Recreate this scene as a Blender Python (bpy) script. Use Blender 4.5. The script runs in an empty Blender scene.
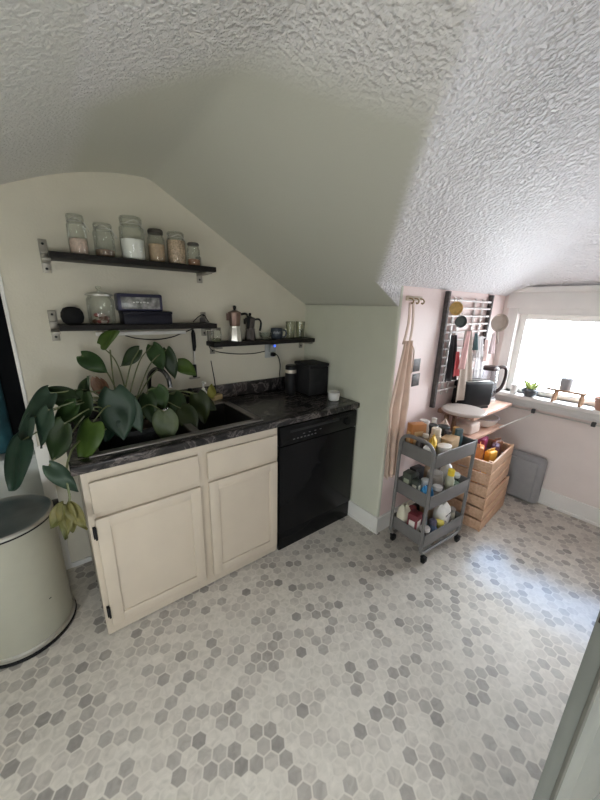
import bpy, bmesh, math, random
from mathutils import Vector, Matrix
random.seed(7)
PI = math.pi
C = bpy.context.scene.collection
R = math.radians

# ------------------------------------------------------------------ materials
_m = {}
def mat(name, col, rough=.5, metal=0.0, var=.06, scale=18, bump=0.0, bscale=150, col2=None, trans=0.0, coat=0.0, stretch=None, emit=0.0):
    if name in _m: return _m[name]
    m = bpy.data.materials.new(name); m.use_nodes = True
    nt = m.node_tree; N = nt.nodes; Lk = nt.links
    b = N['Principled BSDF']
    tc = N.new('ShaderNodeTexCoord')
    src = tc.outputs['Object']
    if stretch:
        mp = N.new('ShaderNodeMapping'); mp.inputs['Scale'].default_value = stretch
        Lk.new(src, mp.inputs['Vector']); src = mp.outputs['Vector']
    nz = N.new('ShaderNodeTexNoise'); nz.inputs['Scale'].default_value = scale; nz.inputs['Detail'].default_value = 4
    Lk.new(src, nz.inputs['Vector'])
    rp = N.new('ShaderNodeValToRGB')
    a = [min(1, c * (1 - var)) for c in col]; c2 = col2 or [min(1, c * (1 + var)) for c in col]
    rp.color_ramp.elements[0].position = .3; rp.color_ramp.elements[1].position = .7
    rp.color_ramp.elements[0].color = (*a, 1); rp.color_ramp.elements[1].color = (*c2, 1)
    Lk.new(nz.outputs['Fac'], rp.inputs['Fac']); Lk.new(rp.outputs['Color'], b.inputs['Base Color'])
    b.inputs['Roughness'].default_value = rough; b.inputs['Metallic'].default_value = metal
    if trans: b.inputs['Transmission Weight'].default_value = trans
    if coat: b.inputs['Coat Weight'].default_value = coat
    if max(col) < .03 and not metal: b.inputs['Specular IOR Level'].default_value = .15
    if emit:
        Lk.new(rp.outputs['Color'], b.inputs['Emission Color']); b.inputs['Emission Strength'].default_value = emit
    if bump:
        n2 = N.new('ShaderNodeTexNoise'); n2.inputs['Scale'].default_value = bscale; n2.inputs['Detail'].default_value = 3
        Lk.new(src, n2.inputs['Vector'])
        bp = N.new('ShaderNodeBump'); bp.inputs['Strength'].default_value = bump; bp.inputs['Distance'].default_value = .01
        Lk.new(n2.outputs['Fac'], bp.inputs['Height']); Lk.new(bp.outputs['Normal'], b.inputs['Normal'])
    _m[name] = m
    return m

def glass(name, tint=(1, 1, 1), dens=.12, rough=.03):
    if name in _m: return _m[name]
    m = bpy.data.materials.new(name); m.use_nodes = True
    nt = m.node_tree; N = nt.nodes; Lk = nt.links
    N.remove(N['Principled BSDF'])
    tr = N.new('ShaderNodeBsdfTransparent'); tr.inputs['Color'].default_value = (*tint, 1)
    gl = N.new('ShaderNodeBsdfGlossy'); gl.inputs['Roughness'].default_value = rough
    fr = N.new('ShaderNodeLayerWeight'); fr.inputs['Blend'].default_value = .25
    nz = N.new('ShaderNodeTexNoise'); nz.inputs['Scale'].default_value = 9
    mul = N.new('ShaderNodeMath'); mul.operation = 'MULTIPLY_ADD'; mul.inputs[1].default_value = .5
    mu2 = N.new('ShaderNodeMath'); mu2.operation = 'MULTIPLY'; mu2.inputs[1].default_value = dens
    Lk.new(nz.outputs['Fac'], mu2.inputs[0])
    Lk.new(fr.outputs['Fresnel'], mul.inputs[0]); Lk.new(mu2.outputs[0], mul.inputs[2])
    mx = N.new('ShaderNodeMixShader'); Lk.new(mul.outputs[0], mx.inputs[0]); Lk.new(tr.outputs[0], mx.inputs[1]); Lk.new(gl.outputs[0], mx.inputs[2])
    Lk.new(mx.outputs[0], N['Material Output'].inputs['Surface'])
    _m[name] = m
    return m

def hex_floor():
    m = bpy.data.materials.new('hex_vinyl'); m.use_nodes = True
    nt = m.node_tree; N = nt.nodes; Lk = nt.links; b = N['Principled BSDF']
    def M(op, a, bb=None, c=None):
        n = N.new('ShaderNodeMath'); n.operation = op
        for i, v in enumerate((a, bb, c)):
            if v is None: continue
            if hasattr(v, 'links'): Lk.new(v, n.inputs[i])
            else: n.inputs[i].default_value = v
        return n.outputs[0]
    tc = N.new('ShaderNodeTexCoord'); sp = N.new('ShaderNodeSeparateXYZ'); Lk.new(tc.outputs['Object'], sp.inputs[0])
    P = .052; S3 = math.sqrt(3)
    x = M('ADD', M('DIVIDE', sp.outputs['Y'], P), 400.0)   # neighbour direction along world Y
    y = M('ADD', M('DIVIDE', sp.outputs['X'], P), 200 * S3)
    def cell(ox, oy):
        px = M('SUBTRACT', x, ox); py = M('SUBTRACT', y, oy)
        gx = M('SUBTRACT', M('FLOORED_MODULO', px, 1.0), .5)
        gy = M('SUBTRACT', M('FLOORED_MODULO', py, S3), S3 / 2)
        d = M('ADD', M('MULTIPLY', gx, gx), M('MULTIPLY', gy, gy))
        return gx, gy, d
    ax, ay, ad = cell(0, 0); bx_, by_, bd = cell(.5, S3 / 2)
    k = M('LESS_THAN', ad, bd)
    def pick(a, c): return M('ADD', M('MULTIPLY', a, k), M('MULTIPLY', c, M('SUBTRACT', 1.0, k)))
    gx = pick(ax, bx_); gy = pick(ay, by_)
    ix = M('ROUND', M('MULTIPLY', M('SUBTRACT', x, gx), 2.0)); iy = M('ROUND', M('DIVIDE', M('SUBTRACT', y, gy), S3 / 2))
    cb = N.new('ShaderNodeCombineXYZ'); Lk.new(ix, cb.inputs[0]); Lk.new(iy, cb.inputs[1])
    wn = N.new('ShaderNodeTexWhiteNoise'); wn.noise_dimensions = '3D'; Lk.new(cb.outputs[0], wn.inputs['Vector'])
    rp = N.new('ShaderNodeValToRGB'); E = rp.color_ramp.elements
    rp.color_ramp.interpolation = 'CONSTANT'
    cols = [(0, (.61, .575, .52)), (.20, (.58, .545, .49)), (.38, (.53, .495, .45)), (.54, (.465, .435, .395)), (.66, (.60, .565, .51)), (.76, (.41, .382, .35)), (.87, (.355, .33, .303)), (.95, (.30, .28, .26))]
    while len(E) < len(cols): E.new(.5)
    for e, (p, c) in zip(E, cols): e.position = p; e.color = (*c, 1)
    Lk.new(wn.outputs['Value'], rp.inputs['Fac'])
    # marble clouding inside the tiles
    nz = N.new('ShaderNodeTexNoise'); nz.inputs['Scale'].default_value = 26; nz.inputs['Detail'].default_value = 5; nz.inputs['Distortion'].default_value = 1.2
    mp = N.new('ShaderNodeVectorMath'); mp.operation = 'ADD'
    sc = N.new('ShaderNodeVectorMath'); sc.operation = 'SCALE'; sc.inputs['Scale'].default_value = 5
    Lk.new(wn.outputs['Color'], sc.inputs[0]); Lk.new(sc.outputs[0], mp.inputs[0]); Lk.new(tc.outputs['Object'], mp.inputs[1]); Lk.new(mp.outputs[0], nz.inputs['Vector'])
    r2 = N.new('ShaderNodeValToRGB'); r2.color_ramp.elements[0].position = .3; r2.color_ramp.elements[0].color = (.84, .84, .84, 1); r2.color_ramp.elements[1].position = .7; r2.color_ramp.elements[1].color = (1.10, 1.10, 1.10, 1)
    Lk.new(nz.outputs['Fac'], r2.inputs['Fac'])
    mul = N.new('ShaderNodeMixRGB'); mul.blend_type = 'MULTIPLY'; mul.inputs[0].default_value = 1
    Lk.new(rp.outputs['Color'], mul.inputs[1]); Lk.new(r2.outputs['Color'], mul.inputs[2])
    agx = M('ABSOLUTE', gx); agy = M('ABSOLUTE', gy)
    e = M('MAXIMUM', agx, M('ADD', M('MULTIPLY', agx, .5), M('MULTIPLY', agy, S3 / 2)))
    g = M('MULTIPLY', M('SUBTRACT', e, .415), 15.0); g.node.use_clamp = True
    mx = N.new('ShaderNodeMixRGB'); Lk.new(g, mx.inputs[0]); Lk.new(mul.outputs[0], mx.inputs[1]); mx.inputs[2].default_value = (.62, .585, .53, 1)
    Lk.new(mx.outputs[0], b.inputs['Base Color'])
    b.inputs['Roughness'].default_value = .42
    b.inputs['Specular IOR Level'].default_value = .45
    return m

def ceiling_mat():
    m = bpy.data.materials.new('ceiling_paint'); m.use_nodes = True
    nt = m.node_tree; N = nt.nodes; Lk = nt.links; b = N['Principled BSDF']
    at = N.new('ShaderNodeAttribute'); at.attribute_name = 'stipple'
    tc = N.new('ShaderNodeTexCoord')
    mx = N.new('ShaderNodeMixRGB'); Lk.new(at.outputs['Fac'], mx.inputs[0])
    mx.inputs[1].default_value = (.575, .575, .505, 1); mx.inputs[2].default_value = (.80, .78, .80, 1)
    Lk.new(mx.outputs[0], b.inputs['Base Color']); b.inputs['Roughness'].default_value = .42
    mp = N.new('ShaderNodeMapping'); mp.inputs['Rotation'].default_value = (0, 0, .7); mp.inputs['Scale'].default_value = (1, .85, 1); Lk.new(tc.outputs['Object'], mp.inputs[0])
    n1 = N.new('ShaderNodeTexNoise'); n1.inputs['Scale'].default_value = 74; n1.inputs['Detail'].default_value = 1.6; n1.inputs['Roughness'].default_value = .55; n1.inputs['Distortion'].default_value = .15
    Lk.new(mp.outputs[0], n1.inputs['Vector'])
    r1 = N.new('ShaderNodeValToRGB'); r1.color_ramp.elements[0].position = .38; r1.color_ramp.elements[1].position = .66
    Lk.new(n1.outputs['Fac'], r1.inputs['Fac'])
    st = N.new('ShaderNodeMath'); st.operation = 'MULTIPLY_ADD'; st.inputs[1].default_value = .85; st.inputs[2].default_value = .03
    Lk.new(at.outputs['Fac'], st.inputs[0])
    bp = N.new('ShaderNodeBump'); bp.inputs['Distance'].default_value = .008
    Lk.new(st.outputs[0], bp.inputs['Strength']); Lk.new(r1.outputs['Color'], bp.inputs['Height']); Lk.new(bp.outputs['Normal'], b.inputs['Normal'])
    return m

def counter_mat():
    m = bpy.data.materials.new('black_marble_laminate'); m.use_nodes = True
    nt = m.node_tree; N = nt.nodes; Lk = nt.links; b = N['Principled BSDF']
    tc = N.new('ShaderNodeTexCoord'); mp = N.new('ShaderNodeMapping'); mp.inputs['Rotation'].default_value = (0, 0, .5); mp.inputs['Scale'].default_value = (1, 3.2, 1)
    Lk.new(tc.outputs['Object'], mp.inputs[0])
    nz = N.new('ShaderNodeTexNoise'); nz.inputs['Scale'].default_value = 5.5; nz.inputs['Detail'].default_value = 8; nz.inputs['Roughness'].default_value = .66; nz.inputs['Distortion'].default_value = 1.6
    Lk.new(mp.outputs[0], nz.inputs['Vector'])
    rp = N.new('ShaderNodeValToRGB'); E = rp.color_ramp.elements
    cols = [(.40, (.012, .011, .012)), (.52, (.03, .027, .027)), (.56, (.14, .12, .115)), (.585, (.03, .027, .027)), (.70, (.05, .044, .043)), (.78, (.015, .015, .015))]
    while len(E) < len(cols): E.new(.5)
    for e, (p, c) in zip(E, cols): e.position = p; e.color = (*c, 1)
    Lk.new(nz.outputs['Fac'], rp.inputs['Fac']); Lk.new(rp.outputs['Color'], b.inputs['Base Color'])
    b.inputs['Roughness'].default_value = .25; b.inputs['Specular IOR Level'].default_value = .3
    return m

def leaf_mat(name, c1, c2, tr=.35):
    m = mat(name, c1, .42, col2=c2, scale=9, bump=.15, bscale=40)
    nt = m.node_tree; N = nt.nodes; Lk = nt.links; b = N['Principled BSDF']
    t = N.new('ShaderNodeBsdfTranslucent'); mx = N.new('ShaderNodeMixShader'); mx.inputs[0].default_value = tr
    Lk.new(b.inputs['Base Color'].links[0].from_socket, t.inputs['Color'])
    Lk.new(b.outputs[0], mx.inputs[1]); Lk.new(t.outputs[0], mx.inputs[2]); Lk.new(mx.outputs[0], N['Material Output'].inputs['Surface'])
    return m

def wood(name, c1, c2, rough=.55):
    return mat(name, c1, rough, col2=c2, scale=7, stretch=(1, 9, 9), bump=.08, bscale=30)

WALL = mat('wall_paint', (.65, .615, .515), .55, var=.03, scale=5, bump=.10, bscale=95)
CHEEK = mat('wall_paint_white', (.78, .71, .675), .5, var=.03, scale=5, bump=.12, bscale=95)
KNEE = mat('wall_paint_green_light', (.63, .64, .54), .55, var=.03, scale=5, bump=.08, bscale=95)  # same paint as the back wall; greenish light put into the colour
TRIM = mat('white_trim_paint', (.80, .79, .76), .38, var=.03, scale=8)
CAB = mat('cabinet_paint', (.49, .425, .345), .42, var=.03, scale=8, bump=.03, bscale=60)
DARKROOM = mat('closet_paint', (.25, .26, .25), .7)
BLACK = mat('black_plastic', (.012, .012, .013), .38, var=.2)
BLACKM = mat('matte_black', (.02, .02, .021), .6, var=.2)
DWM = mat('dishwasher_black', (.006, .006, .0065), .26, var=.15, scale=6)
SHELFM = wood('black_stained_wood', (.010, .009, .009), (.022, .019, .017), .5)
STEEL = mat('brushed_steel', (.62, .61, .58), .32, 1, var=.08, scale=20, stretch=(1, 1, 12))
NICKEL = mat('nickel_bracket', (.33, .31, .27), .42, .6, var=.1)
CHROME = mat('chrome', (.75, .75, .75), .12, 1, var=.03)
DSTEEL = mat('dark_sink_steel', (.20, .185, .17), .35, .6, var=.15, scale=20)
GLASS = glass('clear_glass', (.93, .95, .93), .10)
PANE = glass('window_glass', (.98, .99, 1), .02)
CARTM = mat('grey_powder_coat', (.165, .158, .155), .42, var=.05)
PINE = wood('pine_slats', (.56, .34, .21), (.68, .45, .30))
PINK_WOOD = wood('pinkish_board_wood', (.60, .36, .27), (.72, .47, .37), .4)
RUBBER = mat('black_rubber', (.012, .012, .012), .6)
WHITE = mat('white_ceramic', (.80, .79, .76), .3, var=.03)

# ------------------------------------------------------------------ mesh helper
class MB:
    def __init__(s): s.bm = bmesh.new()
    def box(s, c, d, bev=0.0, rot=None, seg=2):
        r = bmesh.ops.create_cube(s.bm, size=1.0); vs = r['verts']
        bmesh.ops.scale(s.bm, vec=d, verts=vs)
        if bev:
            es = list({e for v in vs for e in v.link_edges})
            rr = bmesh.ops.bevel(s.bm, geom=es, offset=bev, segments=seg, affect='EDGES', profile=.5)
            vs = list({v for f in rr['faces'] for v in f.verts} | {v for v in vs if v.is_valid})
        M = Matrix.Translation(Vector(c))
        if rot is not None: M = M @ (rot.to_4x4() if isinstance(rot, Matrix) else Matrix.Rotation(rot, 4, 'Z'))
        bmesh.ops.transform(s.bm, matrix=M, verts=vs); return s
    def bounds(s, lo, hi, bev=0.0, seg=2):
        return s.box([(a + b) / 2 for a, b in zip(lo, hi)], [b - a for a, b in zip(lo, hi)], bev, seg=seg)
    def lathe(s, prof, c=(0, 0, 0), seg=28, rot=None, sx=1.0, sy=1.0):
        M = Matrix.Translation(Vector(c))
        if rot is not None: M = M @ rot.to_4x4()
        rings = []
        for r, z in prof:
            if r < 1e-5: rings.append([s.bm.verts.new(M @ Vector((0, 0, z)))])
            else: rings.append([s.bm.verts.new(M @ Vector((r * math.cos(2 * PI * i / seg) * sx, r * math.sin(2 * PI * i / seg) * sy, z))) for i in range(seg)])
        for a, b in zip(rings, rings[1:]):
            for i in range(seg):
                j = (i + 1) % seg
                try:
                    if len(a) == 1 and len(b) == 1: continue
                    if len(a) == 1: s.bm.faces.new((a[0], b[j], b[i]))
                    elif len(b) == 1: s.bm.faces.new((a[i], a[j], b[0]))
                    else: s.bm.faces.new((a[i], a[j], b[j], b[i]))
                except ValueError: pass
        return s
    def cyl(s, a, b, r, seg=16, r2=None):
        a = Vector(a); b = Vector(b); d = b - a; q = d.to_track_quat('Z', 'Y').to_matrix(); h = d.length
        r2 = r if r2 is None else r2
        return s.lathe([(0, 0), (r, 0), (r2, h), (0, h)], a, seg, q)
    def tube(s, pts, r, seg=10, closed=False):
        pts = [Vector(p) for p in pts]; n = len(pts); rings = []
        up = Vector((.13, .27, .95)).normalized()
        for i, p in enumerate(pts):
            if closed: t = pts[(i + 1) % n] - pts[i - 1]
            else: t = pts[min(i + 1, n - 1)] - pts[max(i - 1, 0)]
            t.normalize()
            x = t.cross(up)
            if x.length < 1e-3: x = t.cross(Vector((1, 0, 0)))
            x.normalize(); yv = x.cross(t); yv.normalize(); up = yv
            rr = r[i] if isinstance(r, (list, tuple)) else r
            rings.append([s.bm.verts.new(p + rr * (math.cos(2 * PI * k / seg) * x + math.sin(2 * PI * k / seg) * yv)) for k in range(seg)])
        m = n if closed else n - 1
        for i in range(m):
            a = rings[i]; b = rings[(i + 1) % n]
            for k in range(seg):
                s.bm.faces.new((a[k], a[(k + 1) % seg], b[(k + 1) % seg], b[k]))
        if not closed: s.bm.faces.new(rings[0][::-1]); s.bm.faces.new(rings[-1])
        return s
    def prism(s, poly, z0, z1, M=None):
        M = M or Matrix()
        a = [s.bm.verts.new(M @ Vector((x, y, z0))) for x, y in poly]; b = [s.bm.verts.new(M @ Vector((x, y, z1))) for x, y in poly]
        n = len(poly)
        s.bm.faces.new(a[::-1]); s.bm.faces.new(b)
        for i in range(n): s.bm.faces.new((a[i], a[(i + 1) % n], b[(i + 1) % n], b[i]))
        return s
    def grid(s, f, nu, nv, thick=0.0):
        V = [[s.bm.verts.new(Vector(f(i / nu, j / nv))) for j in range(nv + 1)] for i in range(nu + 1)]
        for i in range(nu):
            for j in range(nv):
                s.bm.faces.new((V[i][j], V[i + 1][j], V[i + 1][j + 1], V[i][j + 1]))
        return s

def spline(pts, n=8):
    pts = [Vector(p) for p in pts]; out = []
    P = [pts[0] * 2 - pts[1]] + pts + [pts[-1] * 2 - pts[-2]]
    for i in range(1, len(P) - 2):
        for k in range(n):
            t = k / n; a, b, c, d = P[i - 1:i + 3]
            out.append(.5 * ((2 * b) + (c - a) * t + (2 * a - 5 * b + 4 * c - d) * t * t + (3 * b - a - 3 * c + d) * t ** 3))
    out.append(pts[-1]); return out

def obj(name, mb, m, parent=None, smooth=True, solid=0.0, sub=0):
    bm = mb.bm
    bmesh.ops.recalc_face_normals(bm, faces=bm.faces)
    me = bpy.data.meshes.new(name); bm.to_mesh(me); bm.free()
    for p in me.polygons: p.use_smooth = smooth
    if smooth:
        try: me.set_sharp_from_angle(angle=R(38))
        except Exception: pass
    o = bpy.data.objects.new(name, me); C.objects.link(o)
    me.materials.append(m)
    if parent: o.parent = parent
    if solid:
        md = o.modifiers.new('thickness', 'SOLIDIFY'); md.thickness = solid; md.offset = 0
    if sub:
        md = o.modifiers.new('smooth', 'SUBSURF'); md.levels = sub; md.render_levels = sub
    return o
def tag(o, label, cat, group=None):
    o['label'] = label; o['category'] = cat
    if group: o['group'] = group
    return o
def thing(name, label, cat, loc=(0, 0, 0), rz=0, group=None):
    o = bpy.data.objects.new(name, None); C.objects.link(o); o.empty_display_size = .05
    o.location = loc; o.rotation_euler = (0, 0, rz)
    return tag(o, label, cat, group)
def struct(name, mb, m, parent=None, smooth=False):
    o = obj(name, mb, m, parent, smooth)
    if not parent: o['kind'] = 'structure'
    return o

# ------------------------------------------------------------------ room shell
XW, YC, YR = 1.44, -.878, -2.30          # dormer window wall, dormer left cheek, dormer right cheek
H = 2.18
struct('floor', MB().bounds((-3.0, -3.7, -.05), (1.56, 1.0, 0)), hex_floor())
struct('wall_back', MB().bounds((-1.785, 0, 0), (.1, .1, 2.4)).bounds((-3.0, 0, 1.78), (-1.785, .1, 2.4)).bounds((-3.0, 0, 0), (-2.6, .1, 1.78)), WALL)
struct('wall_right', MB().bounds((-.0015, YC, 0), (.034, .02, 1.9), .014, 3), KNEE)
struct('wall_dormer_left', MB().bounds((.02, YC - .0005, 0), (XW + .12, YC + .1, 2.3)), mat('wall_paint_bounce_tint', (.84, .69, .665), .5, var=.03, scale=5, bump=.12, bscale=95))  # pink of bounced sunlight mixed into this wall's colour
struct('wall_dormer_right', MB().bounds((-.2, YR - .1, 0), (XW + .12, YR, 2.4)), CHEEK)
WY0, WY1, WZ0, WZ1 = -2.08, -1.0, .885, 1.53
struct('wall_window', MB().bounds((XW, YR, 0), (XW + .12, YC, WZ0)).bounds((XW, YR, WZ1), (XW + .12, YC, 2.4)).bounds((XW, YR, WZ0), (XW + .12, WY0, WZ1)).bounds((XW, WY1, WZ0), (XW + .12, YC, WZ1)), CHEEK)
RY0, RY1, RZ0, RZ1 = -3.3, -2.65, .75, 1.42  # unseen opening, added to brighten the left ceiling slope
struct('wall_right_rear', MB().bounds((0, -3.7, 0), (.1, YR - .1, RZ0)).bounds((0, -3.7, RZ1), (.1, YR - .1, 2.3)).bounds((0, -3.7, RZ0), (.1, RY0, RZ1)).bounds((0, RY1, RZ0), (.1, YR - .1, RZ1)), WALL)
LY0, LY1, LZ0, LZ1 = -2.35, -1.8, .5, 1.05
struct('wall_left', MB().bounds((-3.0, -3.7, 0), (-2.9, .1, LZ0)).bounds((-3.0, -3.7, LZ1), (-2.9, .1, 2.4)).bounds((-3.0, -3.7, LZ0), (-2.9, LY0, LZ1)).bounds((-3.0, LY1, LZ0), (-2.9, .1, LZ1)), WALL)
FX0, FX1, FZ0, FZ1 = -2.1, -1.6, .7, 1.25
struct('wall_front', MB().bounds((-3.0, -3.7, 0), (.1, -3.6, FZ0)).bounds((-3.0, -3.7, FZ1), (.1, -3.6, 2.5)).bounds((-3.0, -3.7, FZ0), (FX0, -3.6, FZ1)).bounds((FX1, -3.7, FZ0), (.1, -3.6, FZ1)), WALL)
# closet beyond the doorway
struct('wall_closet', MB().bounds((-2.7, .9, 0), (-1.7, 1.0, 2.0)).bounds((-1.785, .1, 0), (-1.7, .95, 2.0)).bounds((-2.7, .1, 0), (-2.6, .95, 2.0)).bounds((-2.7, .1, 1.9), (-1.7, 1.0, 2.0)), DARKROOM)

def smin(a, b, k=.07):
    h = max(k - abs(a - b), 0) / k
    return min(a, b) - h * h * k * .25
def smax(a, b, k=.05): return -smin(-a, -b, k)
def ceil(x, y):
    s1 = 1.556 - .568 * x
    zl = 2.02 + .45 * (x + 1.72)
    top = smin(H, zl, .12)
    zm = smin(s1, top, .02)
    tex = 0.0
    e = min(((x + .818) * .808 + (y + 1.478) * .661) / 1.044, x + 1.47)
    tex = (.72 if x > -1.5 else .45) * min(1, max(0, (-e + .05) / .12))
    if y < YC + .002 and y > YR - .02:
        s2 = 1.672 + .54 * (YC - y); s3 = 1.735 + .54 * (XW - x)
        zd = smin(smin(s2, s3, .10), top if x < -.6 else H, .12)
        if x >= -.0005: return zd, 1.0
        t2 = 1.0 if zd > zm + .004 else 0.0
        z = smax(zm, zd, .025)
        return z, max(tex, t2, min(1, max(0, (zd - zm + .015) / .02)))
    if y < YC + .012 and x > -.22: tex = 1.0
    return zm, tex
bm = bmesh.new(); lay = bm.verts.layers.float.new('stipple')
def sheet(xs, ys):
    V = []
    for x in xs:
        row = []
        for y in ys:
            z, t = ceil(x, y); v = bm.verts.new((x, y, z)); v[lay] = t; row.append(v)
        V.append(row)
    for i in range(len(xs) - 1):
        for j in range(len(ys) - 1): bm.faces.new((V[i][j], V[i + 1][j], V[i + 1][j + 1], V[i][j + 1]))
ys = [.04 - i * .02 for i in range(46)]; ys = [y for y in ys if y > YC + .012] + [YC + .004, YC - .0005] + [YC - .015 - i * .02 for i in range(70)]
ys = [y for y in ys if y > YR + .002] + [YR, YR - .021] + [YR - .1 - i * .06 for i in range(22)]
xs = [-2.95 + i * .02 for i in range(147)] + [-.001]
sheet(xs, ys)
sheet([-.001] + [.02 + i * .02 for i in range(72)] + [XW + .03], [YC - .0005] + [YC - .015 - i * .02 for i in range(70)] + [YR - .01])
bmesh.ops.remove_doubles(bm, verts=bm.verts, dist=.0004)
me = bpy.data.meshes.new('ceiling'); bm.to_mesh(me); bm.free()
for p in me.polygons: p.use_smooth = True
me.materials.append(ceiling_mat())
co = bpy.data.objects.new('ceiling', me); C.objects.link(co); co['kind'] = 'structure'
md = co.modifiers.new('thickness', 'SOLIDIFY'); md.thickness = .05; md.offset = -1.0
for p in me.polygons: pass

# baseboards
struct('baseboard_right', MB().bounds((-.014, YC - .014, 0), (.0, -.02, .125), .003).bounds((-.020, YC - .02, 0), (.0, -.02, .018), .003).bounds((-.014, YC - .014, 0), (XW, YC, .125), .003), TRIM)
struct('baseboard_window', MB().bounds((XW - .014, YR, 0), (XW, YC - .014, .135), .003).bounds((XW - .024, YR, 0), (XW, YC - .014, .022), .004), TRIM)
struct('baseboard_back', MB().bounds((-1.745, -.014, 0), (-1.645, 0, .03), .003), TRIM)
struct('trim_1', MB().bounds((-1.800, -.012, 0), (-1.745, 0, .8), .003).bounds((-1.800, -.010, .8), (-1.786, 0, 1.78), .002).bounds((-1.795, 0, 0), (-1.785, .1, 1.78)), TRIM)
# window with casing, sash, pane, sill
w = MB().bounds((XW - .018, WY0 - .1, 1.575), (XW, WY1 + .09, 1.695), .003).bounds((XW - .045, WY0 - .12, 1.695), (XW, WY1 + .105, 1.735), .006)
w.bounds((XW - .014, WY1, WZ0), (XW, WY1 + .075, 1.575), .003).bounds((XW - .014, WY0 - .075, WZ0), (XW, WY0, 1.575), .003)
w.bounds((XW - .01, WY0, WZ1), (XW, WY1, 1.578), .002)
win = struct('window_1', w, TRIM, smooth=True)
s = MB()
for lo, hi in (((XW + .05, WY0, WZ0), (XW + .09, WY0 + .05, WZ1)), ((XW + .05, WY1 - .05, WZ0), (XW + .09, WY1, WZ1)), ((XW + .05, WY0 + .05, WZ0), (XW + .09, WY1 - .05, WZ0 + .04)), ((XW + .05, WY0 + .05, WZ1 - .045), (XW + .09, WY1 - .05, WZ1))): s.bounds(lo, hi, .004)
obj('window_sash', s, TRIM, win)
obj('window_pane', MB().bounds((XW + .067, WY0 + .04, WZ0 + .03), (XW + .071, WY1 - .04, WZ1 - .03)), PANE, win, False)
obj('window_sill', MB().bounds((XW - .095, WY0 - .1, WZ0 - .03), (XW + .06, WY1 + .085, WZ0), .006), TRIM, win)
obj('window_apron', MB().bounds((XW - .03, WY0 - .1, .785), (XW, WY1 + .085, WZ0 - .03), .004), mat('pale_apron_paint', (.70, .70, .69), .4, scale=3, stretch=(1, 6, 40)), win)

# half-open entry door close to the camera: its latch edge is seen
dd = Vector((.965, -.262, 0)).normalized()
door = bpy.data.objects.new('door_1', None); C.objects.link(door); door['kind'] = 'structure'
door.location = (-.935, -2.088, 0); door.rotation_euler = (0, 0, math.atan2(dd.y, dd.x))
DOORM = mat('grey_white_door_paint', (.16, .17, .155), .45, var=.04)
m_ = MB().bounds((0, 0, .012), (.10, .030, 1.98), .003).bounds((.65, 0, .012), (.75, .030, 1.98), .003)
for z0, z1 in ((.012, .22), (.88, 1.0), (1.86, 1.98)): m_.bounds((.1, 0, z0), (.65, .030, z1), .002)
obj('door_stiles', m_, DOORM, door)
m_ = MB()
for z0, z1 in ((.22, .88), (1.0, 1.86)): m_.bounds((.1, .012, z0), (.65, .024, z1)).bounds((.118, .006, z0 + .018), (.632, .03, z1 - .018), .006)
obj('door_panel', m_, DOORM, door)
obj('weather_strip', MB().bounds((-.004, -.003, .012), (.010, .0035, 1.98), .001), mat('dark_grey_strip', (.09, .09, .075), .8), door)
m_ = MB().bounds((-.0015, .010, .985), (.002, .026, 1.02), .001)
obj('latch_plate', m_, mat('dark_bronze', (.035, .028, .022), .4, .7), door)

# ------------------------------------------------------------------ cabinet, counter, sink, dishwasher
cab = thing('sink_cabinet', 'cream painted sink base cabinet with two doors below the black counter', 'cabinet', (0, 0, 0))
CX0, CX1, CY = -1.64, -.68, -.598
m_ = MB().bounds((CX0, CY, .012), (CX0 + .02, -.005, .868)).bounds((CX1 - .02, CY, .012), (CX1, -.005, .868)).bounds((CX0, -.02, .012), (CX1, -.005, .868)).bounds((CX0, CY, .012), (CX1, -.005, .06))
obj('cabinet_body', m_, CAB, cab, False)
m_ = MB().bounds((CX0, CY - .02, .012), (CX0 + .03, CY, .868), .002).bounds((-1.155, CY - .02, .012), (-1.102, CY, .868), .002).bounds((CX1 - .012, CY - .02, .012), (CX1, CY, .868), .002)
m_.bounds((CX0, CY - .0195, .012), (CX1, CY, .07), .001).bounds((CX0, CY - .0195, .645), (CX1, CY, .70), .001).bounds((CX0, CY - .0195, .82), (CX1, CY, .868), .001)
obj('face_frame', m_, CAB, cab)
def shaker(name, x0, x1, z0, z1, hinge):
    y0 = CY - .02; t = .019; st = .052
    d = MB().bounds((x0, y0 - t, z0), (x0 + st, y0, z1), .003).bounds((x1 - st, y0 - t, z0), (x1, y0, z1), .003).bounds((x0 + st - .002, y0 - t, z0), (x1 - st + .002, y0, z0 + st), .003).bounds((x0 + st - .002, y0 - t, z1 - st), (x1 - st + .002, y0, z1), .003)
    o = obj(name, d, CAB, cab)
    p = MB().bounds((x0 + st - .004, y0 - .009, z0 + st - .004), (x1 - st + .004, y0 - .003, z1 - st + .004))
    q = obj('door_panel', p, CAB, o, False)
    for z in hinge:
        obj('hinge', MB().bounds((x0 - .014, y0 - t - .002, z - .026), (x0 - .002, y0 - .001, z + .026), .002).cyl((x0 - .004, y0 - t - .003, z - .03), (x0 - .004, y0 - t - .003, z + .03), .0045), BLACK, o)
shaker('cabinet_door', -1.617, -1.158, .068, .648, (.585, .155))
shaker('cabinet_door', -1.112, -.688, .068, .655, ())
for x0, x1 in ((-1.617, -1.158), (-1.112, -.688)):
    obj('false_drawer_front', MB().bounds((x0, CY - .036, .678), (x1, CY - .02, .822), .005).bounds((x0, CY - .03, .672), (x1, CY - .02, .68), .002), CAB, cab)

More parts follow.
